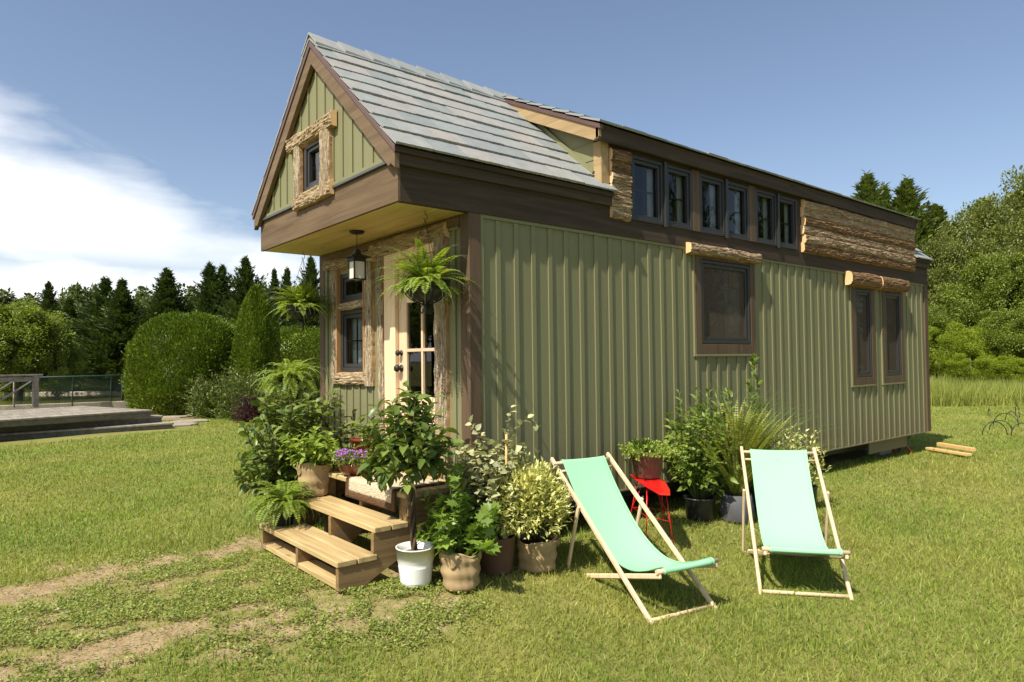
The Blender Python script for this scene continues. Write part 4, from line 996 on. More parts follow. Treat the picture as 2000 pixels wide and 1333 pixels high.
t = thing('potted_plant', 'small trailing plant with a grass tuft in a brown pot on the red stool', 'potted plant', (SP[0]-.01, SP[1]+.01, .464))
simple_pot(t, .105, .138, .22, 'brownpot', rim=.018)
leafy('foliage', MT['lf_lime'], t, rng, bush_stems(rng, 110, .33, .27, (.03, -.02), .08, .19, low=.5, outward=.85, sag=.5), .028, .018, 18, DIAM, bare=.15, stem_r=.0018)
leafy('foliage', MT['lf_lime'], t, rng, [[(.06, -.06, .2), (.14, -.13, .22), (.19, -.17, .14), (.20+.03*k, -.18-.01*k, .02+.03*k)] for k in range(7)], .026, .018, 26, DIAM, bare=.1, stem_r=.0018)
n_ = 160; a_ = rng.random(n_)*6.28; D = np.stack([np.cos(a_)*.5, np.sin(a_)*.5, np.full(n_, 1.0)], -1)+rng.normal(0, .1, (n_, 3))
V, F_ = scatter(np.tile([-.03, .03, .2], (n_, 1))+rng.normal(0, .02, (n_, 3))*[1, 1, 0], D, rng.uniform(.08, .15, n_), .004, FLAT, rng); np_obj('grass_tuft', V, F_, MT['lf_mid'], t)
# 11 tall green shrub in black nursery pot
t = thing('potted_shrub', 'tall fresh green broad leaved shrub in a small black nursery pot against the siding', 'potted plant', (2.36, -.30, float(ground(2.36, -.30))))
simple_pot(t, .12, .145, .20, 'blackp', rim=.014)
leafy('foliage', MT['lf_mid'], t, rng, bush_stems(rng, 38, 1.08, .36, (.0, .0), .05, .16, low=.5, outward=.8), .092, .046, 20, bare=.22, droop=.15, stem_r=.004)
leafy('foliage', MT['lf_mid'], t, rng, bush_stems(rng, 6, 1.30, .22, (.05, .02), .04, .16, low=.15), .075, .034, 12, bare=.6, up=.7, stem_r=.004)
# 12 upright narrow fern
t = thing('sword_fern', 'big clump of narrow upright olive fronds in a grey grow bag', 'fern', (2.62, -.52, float(ground(2.62, -.52))))
m = MB().lathe([(0, .002), (.13, .0), (.14, .02), (.145, .12), (.135, .24), (.125, .245), (.12, .2)], n=36, wob=lambda r, z, a, j: (r*(1+.06*sin(5*a+z*15)+.03*sin(11*a)), z)); m.build('pot', MT['greybag'], t)
MB().lathe([(0, .21), (.12, .21)], n=20).build('soil', MT['soil'], t)
fern(t, rng, 320, 1.10, z0=.2, arch=.45, rise=1.15, width=.034, pairs=44, mat='lf_frond', bias=(1.3, -.35), up_min=.66)
# 13 tall leafy behind
t = thing('potted_shrub', 'tall thin stemmed plant with long pale leaves rising above the upright fern clump', 'potted plant', (3.10, -.38, float(ground(3.1, -.38))))
simple_pot(t, .12, .14, .24, 'blackp')
leafy('foliage', MT['lf_mid'], t, rng, bush_stems(rng, 5, 1.18, .16, (.05, .0), .04, .2, low=.3), .10, .036, 14, bare=.4, up=.7, stem_r=.005)
leafy('foliage', MT['lf_mid'], t, rng, [[(0, 0, .2), (.03, 0, .8), (.06, .0, 1.36), (.08, 0, 1.46)], [(0, 0, .2), (.0, -.02, .8), (-.02, -.02, 1.26)], [(0, 0, .2), (-.3, -.0, .8), (-.38, .0, 1.18)], [(0, 0, .2), (.1, .02, .8), (.17, .0, 1.28)]], .085, .034, 17, bare=.55, up=.6, stem_r=.005)
t = thing('potted_bush', 'cream leaved variegated bush low behind the right edge of the right deck chair', 'potted plant', (3.62, -.62, float(ground(3.62, -.62))))
simple_pot(t, .12, .14, .22, 'blackp')
leafy('foliage', MT['lf_gold'], t, rng, bush_stems(rng, 36, .86, .24, (0, 0), .05, .18, low=.5), .055, .024, 18, DIAM, bare=.2, up=.5, stem_r=.003)

# ================================================================== HANGING THINGS
def hanging_basket(x, y, zr, r, label, bias, seed, n=64, ln=.36):
    g = np.random.default_rng(seed); t = thing('hanging_basket', label, 'hanging basket', (x, y, zr))
    top = ZT-zr-.0
    m = MB(); prof = [(r*sin(a), -r*.98*cos(a)) for a in np.linspace(0.0, pi/2, 10)]
    m.lathe([(max(a, .001)*.93, b*.93) for a, b in prof], n=30); m.build('liner', MT['blackp'], t)
    m = MB()
    for k in range(12):
        a = 2*pi*k/12
        m.tube([(q*cos(a+.12*sin(j)), q*sin(a+.12*sin(j)), z) for j, (q, z) in enumerate(prof)], .004, 5)
        m.tube([(r*1.0*cos(a+.26*u), r*sin(a+.26*u), -.045*sin(u*pi)**.6-.002) for u in np.linspace(0, 1, 7)], .003, 5)
        a2 = a+.13; m.tube([(r*1.01*cos(a2+.07*cos(u)), r*1.01*sin(a2+.07*cos(u)), -.06+.028*sin(u)) for u in np.linspace(0, 6.28, 9)], .0025, 4)
    for z, rr in ((0, r), (-.07, r*.955)): m.tube([(rr*cos(a), rr*sin(a), z) for a in np.linspace(0, 2*pi, 33)], .005, 6)
    for k in range(4):
        a = 2*pi*k/4+.4; m.tube([(.02*cos(a), .02*sin(a), -r*.97), (.055*cos(a), .055*sin(a), -r-.01), (.07*cos(a), .07*sin(a), -r-.045), (.045*cos(a), .045*sin(a), -r-.065), (.025*cos(a), .025*sin(a), -r-.045), (.035*cos(a), .035*sin(a), -r-.03)], .003, 5)
    m.tube([(0, 0, -r*.9), (0, 0, -r-.09)], [.02, .006], 8)
    m.build('wire_frame', MT['black'], t)
    m = MB()
    for k in range(3):
        a = 2*pi*k/3+.3; p0 = Vector((r*cos(a), r*sin(a), 0)); p1 = Vector((0, 0, top-.07)); nl = int((p1-p0).length/.022)
        for j in range(nl):
            c = p0.lerp(p1, (j+.5)/nl); d = (p1-p0).normalized()*.013; s = d.orthogonal().normalized()*.005 if j % 2 else d.cross(d.orthogonal()).normalized()*.005
            m.tube([c-d, c+s, c+d, c-s, c-d], .0013, 4, cap=False)
    m.tube([(0, 0, top), (0, 0, top-.02), (.018, 0, top-.035), (.015, 0, top-.065), (0, 0, top-.07), (-.012, 0, top-.055)], .003, 6)
    m.build('chain', MT['black'], t)
    fern(t, g, n, ln, z0=-.01, arch=.70, rise=.95, width=.046, bias=bias, up_min=.0)
    return t
hanging_basket(-.30, .137, 2.045, .175, 'fern in a black scrolled wire basket hanging before the front door', (-.25, .2), 3, 95, .44)
hanging_basket(-.275, 2.43, 2.02, .155, 'fern in a black wire basket hanging at the outer left end of the porch ceiling', (.1, -.1), 8, 110, .42)
# lantern
t = thing('porch_lantern', 'square black lantern with frosted panes hanging on a chain from the porch ceiling', 'lantern', (-.338, 1.144, 2.145)); H_ = ZT-2.145
m = MB(); m.lathe([(0, H_), (.062, H_), (.062, H_-.012), (.045, H_-.022), (0, H_-.026)], n=24); m.build('ceiling_rose', MT['black'], t)
m = MB(); z = H_-.026; j = 0
while z > .262:
    r1_ = .007; m.tube([(0, 0, z), (r1_*(j % 2), r1_*((j+1) % 2), z-.010), (0, 0, z-.020), (-r1_*(j % 2), -r1_*((j+1) % 2), z-.010), (0, 0, z)], .0018, 5, cap=False); z -= .017; j += 1
m.build('chain', MT['black'], t)
def sq(r, z, rot=pi/4+.0): return [(r*sqrt(2)*cos(rot+k*pi/2), r*sqrt(2)*sin(rot+k*pi/2), z) for k in range(4)]
def frustum(mb, rz):
    vs = []
    for r, z in rz: vs += sq(r, z)
    fs = [(i*4+k, i*4+(k+1) % 4, (i+1)*4+(k+1) % 4, (i+1)*4+k) for i in range(len(rz)-1) for k in range(4)]
    fs += [(3, 2, 1, 0), tuple(len(rz)*4-4+k for k in range(4))]; return mb.add(vs, fs)
m = MB(); frustum(m, [(.088, .188), (.090, .194), (.030, .218), (.026, .224), (.026, .245), (.014, .250), (.012, .264)]); frustum(m, [(.052, .16), (.056, .187)]); m.build('roof', MT['black'], t)
m = MB()
for sx in (-1, 1):
    for sy in (-1, 1): m.box(sx*.050-.005, sx*.050+.005, sy*.050-.005, sy*.050+.005, .0, .17)
for zz in (.0, .155):
    m.box(-.055, .055, -.055, -.045, zz, zz+.012); m.box(-.055, .055, .045, .055, zz, zz+.012); m.box(-.055, -.045, -.045, .045, zz, zz+.012); m.box(.045, .055, -.045, .045, zz, zz+.012)
m.build('cage', MT['black'], t)
m = MB(); frustum(m, [(.046, .006), (.046, .156)]); m.build('pane', MT['lamp'], t)

# ================================================================== DECK CHAIRS
def deck_chair(label, x, y, deg, w, k, gz):
    c = thing('deck_chair', label, 'deck chair', (x, y, gz), R(deg-90), group='mint deck chairs on the lawn')
    # local: chair looks towards -y, +y is its back
    def P(s, h, side=0.0): return (side, s*k, h*k)
    hw = w/2
    def rail(name, a, b, off, wd=.026, hh=.044):
        return MB().bar(P(*a, off), P(*b, off), wd*.85, hh, up=(1, 0, 0)).build(name, MT['chairw'], c, .006)
    for s in (-1, 1):
        rail('long_rail', (-.02, -.015), (1.145, .862), s*hw, .040, .024)
        rail('prop', (.745, .575), (.925, .0), s*(hw+.024), .034, .020)
        rail('seat_rail', (.93, .03), (-.060, .292), s*(hw-.030), .038, .022)
    def bar(a, z0=.0, r=.012, ext=.03, nm='cross_bar'):
        return MB().tube([P(*a, -hw-ext+.03), P(*a, hw+ext-.03)], r, 10).build(nm, MT['chairw'], c)
    bar((1.10, .828)); bar((1.078, .768), r=.010); bar((.02, .004), r=.013); bar((.915, .03), ext=.05); bar((-.045, .316), r=.015, ext=.02)
    bar((.80, .075), r=.011)
    # sling
    ctl = [(1.118, .832), (1.112, .846), (1.092, .846), (1.04, .775), (.95, .660), (.82, .515), (.68, .385), (.54, .295), (.40, .243), (.26, .238), (.12, .275), (.02, .316), (-.038, .338), (-.064, .332), (-.068, .308), (-.045, .294)]
    pts = []
    for i in range(len(ctl)-1):
        p0, p1, p2, p3 = ctl[max(i-1, 0)], ctl[i], ctl[i+1], ctl[min(i+2, len(ctl)-1)]
        for j in range(6):
            u = j/6; pts.append(tuple(.5*((2*b)+(-a+c_)*u+(2*a-5*b+4*c_-d)*u*u+(-a+3*b-3*c_+d)*u**3) for a, b, c_, d in zip(p0, p1, p2, p3)))
    pts.append(ctl[-1]); fw = hw-.060; n = 14; vs = []
    for i, (s, h) in enumerate(pts):
        t_ = i/(len(pts)-1); pinch = 1-.035*sin(min(t_*1.15, 1)*pi)
        for j in range(n+1):
            u = -1+2*j/n; sag = .016*(1-u*u)*sin(min(1, t_*1.05)*pi); vs.append(P(s, h-sag, u*fw*pinch))
    fs = [(i*(n+1)+j, i*(n+1)+j+1, (i+1)*(n+1)+j+1, (i+1)*(n+1)+j) for i in range(len(pts)-1) for j in range(n)]
    m = MB(); m.add(vs, fs, 0, True); o = m.build('sling', MT['canvas'], c)
    for s in (-1, 1):
        hv = []
        for i, (s_, h) in enumerate(pts):
            t_ = i/(len(pts)-1); pinch = 1-.035*sin(min(t_*1.15, 1)*pi); a_, b_ = pts[max(i-1, 0)], pts[min(i+1, len(pts)-1)]; dx_, dz_ = b_[0]-a_[0], b_[1]-a_[1]; l_ = math.hypot(dx_, dz_)+1e-9; nx2, nz2 = dz_/l_*.0022, -dx_/l_*.0022
            if nz2 < 0 and t_ < .9: nx2, nz2 = -nx2, -nz2
            for u in (1.004, .925): hv.append(P(s_+nx2, h+nz2-.016*(1-u*u if u < 1 else 0)*sin(min(1, t_*1.05)*pi), s*u*fw*pinch))
        mh = MB(); mh.add(hv, [(2*i, 2*i+1, 2*i+3, 2*i+2) for i in range(len(pts)-1)], 0, True); mh.build('hem', MT['canvas'], o)
    so_ = o.modifiers.new('thickness', 'SOLIDIFY'); so_.thickness = .0025; so_.offset = 1
    for s in (-1, 1):
        for a, b, off in (((.755, .578), None, hw+.036), ((.30, .215), None, hw-.012)):
            MB().tube([P(*a, s*(off-.002)), P(*a, s*(off+.006))], .009, 8).build('bolt', MT['flash'], c)
    return c
deck_chair('mint green deck chair turned sideways on the left, its sling seen from the side', .571, -1.438, 78.7, .515, .991, -.137)
deck_chair('mint green deck chair facing the viewer on the right, its sling seen from the front', 1.45, -1.766, 37.5, .565, .975, -.131)

# ================================================================== OLD DECK, RAILING, FENCE, POND
def hz(v, z, u): P = at(u, v, z); return Vector((P[0], P[1], z))
dk = thing('wooden_deck', 'low weathered grey wooden deck with three long steps down to the grass', 'deck', tuple(atg(338, 835)[:2])+(0,))
for i, (v0, v1, ue, z1, z0) in enumerate(((848, 826, 340, .125, -.02), (832, 812, 319, .275, .125), (820.7, 800.8, 297.8, .425, .275))):
    A = hz(v0, z1, 0); B = hz(v1, z1, ue); d = (B-A); d.normalize(); A = A-d*6; nrm = Vector((-d.y, d.x, 0))
    if nrm.dot(Vector((CAM[0], CAM[1], 0))-A) > 0: nrm = -nrm
    dep = .42 if i < 2 else 3.3
    def quad(mb, a, b, dp, zl, zh): mb.add([a.to_tuple()[:2]+(zl,), b.to_tuple()[:2]+(zl,), (b+nrm*dp).to_tuple()[:2]+(zl,), (a+nrm*dp).to_tuple()[:2]+(zl,), a.to_tuple()[:2]+(zh,), b.to_tuple()[:2]+(zh,), (b+nrm*dp).to_tuple()[:2]+(zh,), (a+nrm*dp).to_tuple()[:2]+(zh,)], [(3, 2, 1, 0), (4, 5, 6, 7), (0, 1, 5, 4), (1, 2, 6, 5), (2, 3, 7, 6), (3, 0, 4, 7)])
    m = MB(); quad(m, A+nrm*.03, B+nrm*.03-d*.02, dep-.05, z0, z1-.041); m.build('riser', MT['deckside'], dk, .006, world=True)
    m = MB(); k = 0; y = 0.0
    while y < dep-.05: quad(m, A+nrm*y, B+nrm*y, min(.132, dep-y), z1-.04, z1); y += .138
    m.build('decking', MT['deck'], dk, .005, world=True)
    if i == 2: DA, DB, DN, DD = A, B, nrm, d
# railing on the far side of the deck, boards and slanted slats
rl = thing('deck_railing', 'weathered grey deck railing with a flat cap and slanting slats at the left edge', 'railing', (0, 0, 0))
E1 = hz(795.5, .43, 76); E0 = E1-DD*5.0; rl.location = E1
def rp(t, z, o=0.0): return (E1-DD*t+DN*o).to_tuple()[:2]+(z,)
MB().bar(rp(-.06, .43+.80), rp(5, .43+.80), .14, .04).build('cap_board', MT['deck'], rl, .004, world=True)
MB().bar(rp(0, .43+.70), rp(5, .43+.70), .03, .12).build('rail_board', MT['deck'], rl, .004, world=True)
for tt in (.08, 1.9, 3.7): MB().bar(rp(tt, .43), rp(tt, 1.21), .11, .11, up=DD).build('post', MT['deck'], rl, .005, world=True)
for tt in (.5, .85, 1.2, 1.55): MB().bar(rp(tt, .45, .1), rp(tt, 1.10, .1), .05, .03, up=DD).build('baluster', MT['deck'], rl, .003, world=True)
for tt in (.2, .6, 1.0): MB().bar(rp(tt+.9, .45, -.05), rp(tt, 1.08, -.05), .03, .09, up=DN).build('slat', MT['deck'], rl, .003, world=True)
# chain-link fence
fc = thing('chain_link_fence', 'low green chain link fence between the deck railing and the round hedge', 'fence', tuple(hz(795, .3, 80)[:2])+(.3,))
def fpt(u, v, z): return hz(v, z, u)
FA = Vector((*along(72, 18.6), 0)); FB = Vector((*along(270, 21.3), 0)); fd = (FB-FA); fl = fd.length; fd.normalize(); FB2 = FA+fd*(fl+2.0)
ftop, fbot = 1.14, .22
m = MB(); m.tube([FA+Vector((0, 0, ftop)), FB2+Vector((0, 0, ftop))], .024, 8); m.tube([FA+Vector((0, 0, ftop-.07)), FB2+Vector((0, 0, ftop-.07))], .008, 5); m.build('top_rail', MT['wiregreen'], fc, world=True)
for u, r in ((240, .040), (142, .014), (217, .014), (254, .014), (275, .014)):
    c_ = Vector((CAM[0], CAM[1], 0)); dr = Vector((*along(u, 1), 0))-c_; nn = Vector((-fd.y, fd.x, 0)); p = c_+dr*((FA-c_).dot(nn)/dr.dot(nn)); MB().tube([p+Vector((0, 0, -.1)), p+Vector((0, 0, ftop+.03))], r, 8).build('post', MT['wiregreen'], fc, world=True)
m = MB(); n = int((fl+2)/.085); hgt = ftop-fbot; step = .085
for s in (-1, 1):
    for k in range(-12, n+12):
        x0 = k*step; x1 = x0+s*hgt; z0, z1 = fbot, ftop
        a, b = (x0, z0), (x1, z1)
        if max(a[0], b[0]) < 0 or min(a[0], b[0]) > fl+2: continue
        m.tube([FA+fd*a[0]+Vector((0, 0, a[1])), FA+fd*b[0]+Vector((0, 0, b[1]))], .0038, 3, cap=False)
m.build('wire_mesh', MT['wiregreen'], fc, world=True)
kb = MB(); K0 = Vector((*along(-60, 18.7), 0)); K1 = Vector((*along(292, 21.0), 0)); kb.bar(K0+Vector((0, 0, .12)), K1+Vector((0, 0, .12)), .25, .50); o = kb.build('retaining_wall', MT['stone'], bevel=.01); tag(o, 'low stone retaining wall along the pond edge behind the old deck', 'wall')
# pond water
wm = Mat('pond_water'); v = wm.coord(); wm.pr(wm.mix(wm.noise(v, .3, 4), (.075, .08, .018), (.13, .13, .035)), .06, .4); wm.bump(wm.noise(wm.coord((1, 1, 1)), 2.2, 4), .03, .01)
m = MB(); ps = [(*along(u, dd), -.22) for u, dd in ((-700, 22.4), (420, 22.4), (420, 41.4), (-700, 41.4))]; m.add(ps, [(0, 1, 2, 3)]); tag(m.build('pond_water', wm.m), kind='structure')
m = MB(); m.bar(Vector((*along(-500, 41), -.20)), Vector((*along(400, 40.6), -.20)), .4, .22); tag(m.build('stone_bank', MT['stone'], bevel=.03), 'pale stone edging along the far side of the pond', 'stone edging')
# flat stone at the deck's end, curving path
m = MB(); c0 = atg(350, 829); r2 = random.Random(4)
for k, (u, v_, s_) in enumerate(((352, 830, .45), (372, 824, .40), (345, 815, .4), (330, 808, .35))):
    P = atg(u, v_); a0 = r2.random()*6; pts = [(P[0]+s_*cos(a0+a)*(.8+.4*r2.random()), P[1]+s_*sin(a0+a)*(.8+.4*r2.random())) for a in np.linspace(0, 5.4, 7)]
    zb_ = float(ground(P[0], P[1])); m.prism(pts, lambda a, b: (a, b, zb_+.028+.004*k), lambda a, b: (a, b, zb_-.05))
tag(m.build('flagstone_path', MT['stone'], bevel=.01), kind='structure')

# ================================================================== PLANTING FAR AND NEAR
def hedge_mesh(name, rng, rx, ry, h, n, leaf_l, mat, power=2.6, lumps=.12, z0=0.0, top=1.0, seed=1, col=False):
    """dense clipped or columnar evergreen: sprays over a lumpy body, inner body to close it"""
    Ps, Ds = [], []
    u = rng.random(n)*2*pi; w = rng.random(n)
    if col: zz = w*h; prof = (1-(w)**2.6)**.62*(.75+.25*np.minimum(w*6, 1)); rr = prof
    else:
        ph = np.arcsin(np.clip(w*1.04, 0, 1)); zz = h*w**.9; rr = (1-w**power)**(1/power)*(.86+.14*np.minimum(w*5, 1))
    lump = 1+lumps*(np.sin(3*u+zz*1.3+seed)*.5+np.sin(5*u-zz*2.7+seed*2)*.35+np.sin(11*u+zz*5+seed)*.22+.5*(vnoise(u*3, zz*3, 1.4, seed)-.5))
    jit = 1+rng.normal(0, .026, n)-.08*(rng.random(n) < .35)*rng.random(n)+.07*(rng.random(n) < .03)*rng.random(n)
    X = rx*rr*lump*jit*np.cos(u); Y = ry*rr*lump*jit*np.sin(u); Z = z0+zz*(1+.03*np.sin(4*u+seed))+rng.normal(0, .03, n)
    P = np.stack([X, Y, Z], -1); N = np.stack([np.cos(u)/1, np.sin(u), (w**3)*1.4 if not col else .15+w*.6], -1)
    D = N*.7+np.array([0, 0, .75])+rng.normal(0, .35, (n, 3))
    parts = [scatter(P, D, leaf_l*rng.uniform(.6, 1.3, n), leaf_l*.42*rng.uniform(.7, 1.2, n), FLAT, rng, roll=rng.uniform(-1.2, 1.2, n))]
    # inner body
    nu, nv = 40, 18; uu = np.linspace(0, 2*pi, nu, endpoint=False); ww = np.linspace(0.0, .995, nv); V = []
    for w_ in ww:
        for a in uu:
            if col: r_ = (1-w_**2.6)**.62*(.75+.25*min(w_*6, 1)); z_ = w_*h
            else: r_ = (1-w_**power)**(1/power)*(.86+.14*min(w_*5, 1)); z_ = h*w_**.9
            l_ = 1+lumps*(sin(3*a+z_*1.3+seed)*.5+sin(5*a-z_*2.7+seed*2)*.35+sin(11*a+z_*5+seed)*.22)
            V.append((rx*r_*l_*.90*cos(a), ry*r_*l_*.90*sin(a), z0+z_*.96))
    F_ = []
    for j in range(nv-1):
        for k in range(nu):
            a, b, c_, d_ = j*nu+k, j*nu+(k+1) % nu, (j+1)*nu+(k+1) % nu, (j+1)*nu+k; F_ += [(a, b, c_), (a, c_, d_)]
    parts.append((np.array(V), np.array(F_))); return merge(parts)
def place_bush(name, label, cat, x, y, V, F_, mat, trunk_h=.3, group=None, zoff=-.05, rz=0):
    t = thing(name, label, cat, (x, y, float(ground(x, y))+zoff), rz, group); np_obj('foliage', V, F_, MT[mat], t)
    MB().tube([(0, 0, -.1), (0, 0, trunk_h)], .06, 8).build('trunk', MT['trunk'], t); return t
g = np.random.default_rng(21)
def rad(px, dist): return px/FPX*dist
x, y = along(372, 20.6); place_bush('round_hedge', 'large clipped round evergreen hedge beside the chain link fence', 'hedge', x, y, *hedge_mesh('h', g, 1.68, 1.68, 2.90, 66000, .085, 'h', 3.0, .11, seed=1), 'lf_hedge', 1)
x, y = along(450, 23.2); place_bush('round_hedge', 'lighter rounded evergreen hedge top showing between the big round hedge and the narrow column tree', 'hedge', x, y, *hedge_mesh('h', g, 1.4, 1.4, 2.85, 26000, .085, 'h', 3.0, .07, seed=2), 'lf_hedge', 1)
x, y = along(592, 23); place_bush('round_hedge', 'wide clipped evergreen hedge between the narrow column tree and the house', 'hedge', x, y, *hedge_mesh('h', g, 1.75, 1.3, 2.60, 34000, .085, 'h', 3.4, .05, seed=3), 'lf_hedge', 1)
x, y = along(500, 20.2); place_bush('column_evergreen', 'tall narrow column shaped evergreen in front of the hedges', 'tree', x, y, *hedge_mesh('h', g, .70, .70, 3.66, 34000, .085, 'h', 2.2, .16, seed=5, col=True), 'lf_hedge', 1)
def spray_shrub(rng, r, h, n, leaf, per=26, asc=.8, flat=.35):
    parts = []
    for i in range(n):
        a = rng.random()*2*pi; el_ = rng.uniform(.15, 1.35)*asc; Ln = (r*cos(el_)+h*sin(el_))*rng.uniform(.65, 1.05); t = np.linspace(.25, 1, per)
        dx = np.array([cos(a)*cos(el_), sin(a)*cos(el_), sin(el_)]); P = dx[None]*Ln*t[:, None]; P[:, 2] += -.12*Ln*t*t+.05; P += rng.normal(0, .035, P.shape)*r
        D = dx[None]+rng.normal(0, .55, P.shape); parts.append(scatter(P, D, leaf*rng.uniform(.6, 1.3, per), leaf*.3, FLAT, rng))
    return merge(parts)
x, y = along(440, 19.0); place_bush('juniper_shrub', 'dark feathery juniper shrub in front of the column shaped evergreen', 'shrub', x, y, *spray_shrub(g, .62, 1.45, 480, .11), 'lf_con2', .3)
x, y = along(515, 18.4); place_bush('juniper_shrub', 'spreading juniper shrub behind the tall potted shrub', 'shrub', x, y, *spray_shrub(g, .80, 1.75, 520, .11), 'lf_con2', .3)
x, y = along(506, 17.2); place_bush('maroon_shrub', 'small maroon leaved shrub at the edge of the mulch bed', 'shrub', x, y, *spray_shrub(g, .48, .80, 340, .07), 'lf_maroon', .2)

# trees
def conifer_mesh(rng, H, Rm, nb=330, per=9, spray=.34, asc=.55):
    """ascending, uneven branches, each a fan of narrow pointed sprays"""
    parts = []; lob = rng.uniform(0, 6.28, 3)
    for i in range(nb):
        t = ((i+rng.random())/nb)**1.0; z = H*(.03+.93*t); a = rng.random()*2*pi
        env = (1-t)**.92*(1+.2*sin(2*a+lob[0]+t*7)+.18*sin(3*a+lob[1]-t*19)); L = Rm*env*(rng.uniform(.45, .85) if rng.random() < .75 else rng.uniform(.9, 1.4))+.05
        e = asc+.45*t+rng.normal(0, .13); dx = np.array([cos(a)*cos(e), sin(a)*cos(e), sin(e)]); sd = np.array([-sin(a), cos(a), 0.])
        n_ = max(4, int(per*(.4+L/Rm*.9))); s = np.linspace(.15, 1, n_)*L
        for q_ in range(3):
            off = rng.normal(0, .16, n_)*(1-s/L*.75)*min(1.2, L); P = np.array([0, 0, z])+dx*s[:, None]+sd*off[:, None]; P[:, 2] += .12*L*(s/L)**2-.16*L*(s/L)+rng.normal(0, .05, n_)
            D = dx[None]*1.1+sd[None]*(off*1.8+rng.normal(0, .35, n_))[:, None]+np.stack([rng.normal(0, .2, n_), rng.normal(0, .2, n_), rng.normal(.30, .3, n_)], -1)
            parts.append(scatter(P, D, spray*rng.uniform(.5, 1.15, n_)*(1-.35*t), spray*.22, DIAM, rng))
    n_ = 26; P = np.stack([rng.normal(0, .03, n_), rng.normal(0, .03, n_), H*np.linspace(.90, .985, n_)], -1); D = rng.normal(0, .35, (n_, 3))+[0, 0, 1.]
    parts.append(scatter(P, D, spray*.7, spray*.16, DIAM, rng)); return merge(parts)
def broad_mesh(rng, H, Rm, base=.25, nb=60, per=170, leaf=.22, squash=1.0, gap=.0):
    parts = []
    for i in range(nb):
        d = rdir(rng, 1)[0]; d[2] = d[2]*.9+.1; k = rng.uniform(.45, 1.0)**.6; cz = H*(base+(1-base)/2); hz_ = H*(1-base)/2
        br = Rm*rng.uniform(.13, .34); c = np.array([d[0]*(Rm-br*.8)*k, d[1]*(Rm-br*.8)*k, cz+d[2]*(hz_-br*.7)*k])
        q_ = rdir(rng, per); rr = br*rng.random(per)**.4; P = c+q_*rr[:, None]*[1, 1, .8]; D = q_*.7+rng.normal(0, .5, (per, 3))+[0, 0, .1]
        parts.append(scatter(P, D, leaf*rng.uniform(.6, 1.25, per), leaf*.62, FLAT, rng))
    return merge(parts)
def trunk_mesh(H, r, rng, limbs=7, Rm=2):
    m = MB(); m.tube([(0, 0, -.3), (.05, 0, H*.3), (0, .06, H*.6), (.03, 0, H*.85)], [r, r*.8, r*.5, r*.15], 8)
    for k in range(limbs):
        a = rng.random()*6.28; z0 = H*rng.uniform(.2, .6); m.tube([(0, 0, z0), (Rm*.35*cos(a), Rm*.35*sin(a), z0+H*.12), (Rm*.7*cos(a), Rm*.7*sin(a), z0+H*.22)], [r*.4, r*.25, r*.08], 6)
    return m
PROTO = {}
def mesh_from(name, V, F_, mat):
    o = np_obj(name, V, F_, MT[mat]); me = o.data; bpy.data.objects.remove(o); return me
for i in range(4):
    PROTO['con', i] = (mesh_from('crown', *conifer_mesh(g, 8.0, 2.3+.2*(i % 2), nb=520, per=11, spray=.33), 'lf_con'), trunk_mesh(8, .16, g, 0))
for i in range(2):
    PROTO['con2', i] = (mesh_from('crown', *conifer_mesh(g, 9.0, 2.7, nb=620, per=11, spray=.30, asc=.6), 'lf_con2'), trunk_mesh(9, .18, g, 0))
for k_, mt_ in (('tree', 'lf_tree'), ('olive', 'lf_tree2'), ('far', 'lf_far'), ('bright', 'lf_bright')):
    for i in range(2):
        PROTO[k_, i] = (mesh_from('crown', *broad_mesh(g, 6.0, 2.3 if k_ != 'bright' else 2.6, .12 if k_ != 'far' else .2, 84 if k_ != 'far' else 50, 520 if k_ != 'far' else 150, {'tree': .115, 'olive': .115, 'far': .28, 'bright': .105}[k_]), mt_), trunk_mesh(6, .14, g, 7, 2.2))
for k_ in list(PROTO): PROTO[k_] = (PROTO[k_][0], (lambda b: (lambda o: (o.data, bpy.data.objects.remove(o))[0])(b.build('trunk', MT['trunk'])))(PROTO[k_][1]))
HB = {'con': 8.0, 'con2': 9.0, 'tree': 6.0, 'olive': 6.0, 'far': 6.0, 'bright': 6.0}; RB = {'con': 2.0, 'con2': 2.2, 'tree': 2.3, 'olive': 2.3, 'far': 2.3, 'bright': 2.6}
NM = {'con': 'conifer', 'con2': 'conifer', 'tree': 'broadleaf_tree', 'olive': 'broadleaf_tree', 'far': 'woodland_tree', 'bright': 'leafy_bush'}
tr = random.Random(9)
def tree(kind, u, vtop, dist, label, rpx=None, group=None, zg=None, xy=None, top=None):
    x, y = xy or along(u, dist); z0 = float(ground(x, y)) if zg is None else zg; top = top if top is not None else zat(u, vtop, dist); h = (top-z0)*(1.08 if 'con' not in kind else 1.02); v_ = tr.randrange(4 if kind == 'con' else 2)
    t = thing(NM[kind], label, 'bush' if kind == 'bright' else 'tree', (x, y, z0), tr.random()*6.28, group)
    sz = h/HB[kind]; sx = (rad(rpx, dist)/RB[kind]*(1.75 if kind == 'con' else 2.3 if kind == 'con2' else 1.15)) if rpx else sz; t.scale = (sx, sx, sz)
    for nm, me in zip(('crown', 'trunk'), PROTO[kind, v_]): o = bpy.data.objects.new(nm, me); COL.objects.link(o); o.parent = t
    return t
CG = 'dark conifers beyond the pond'
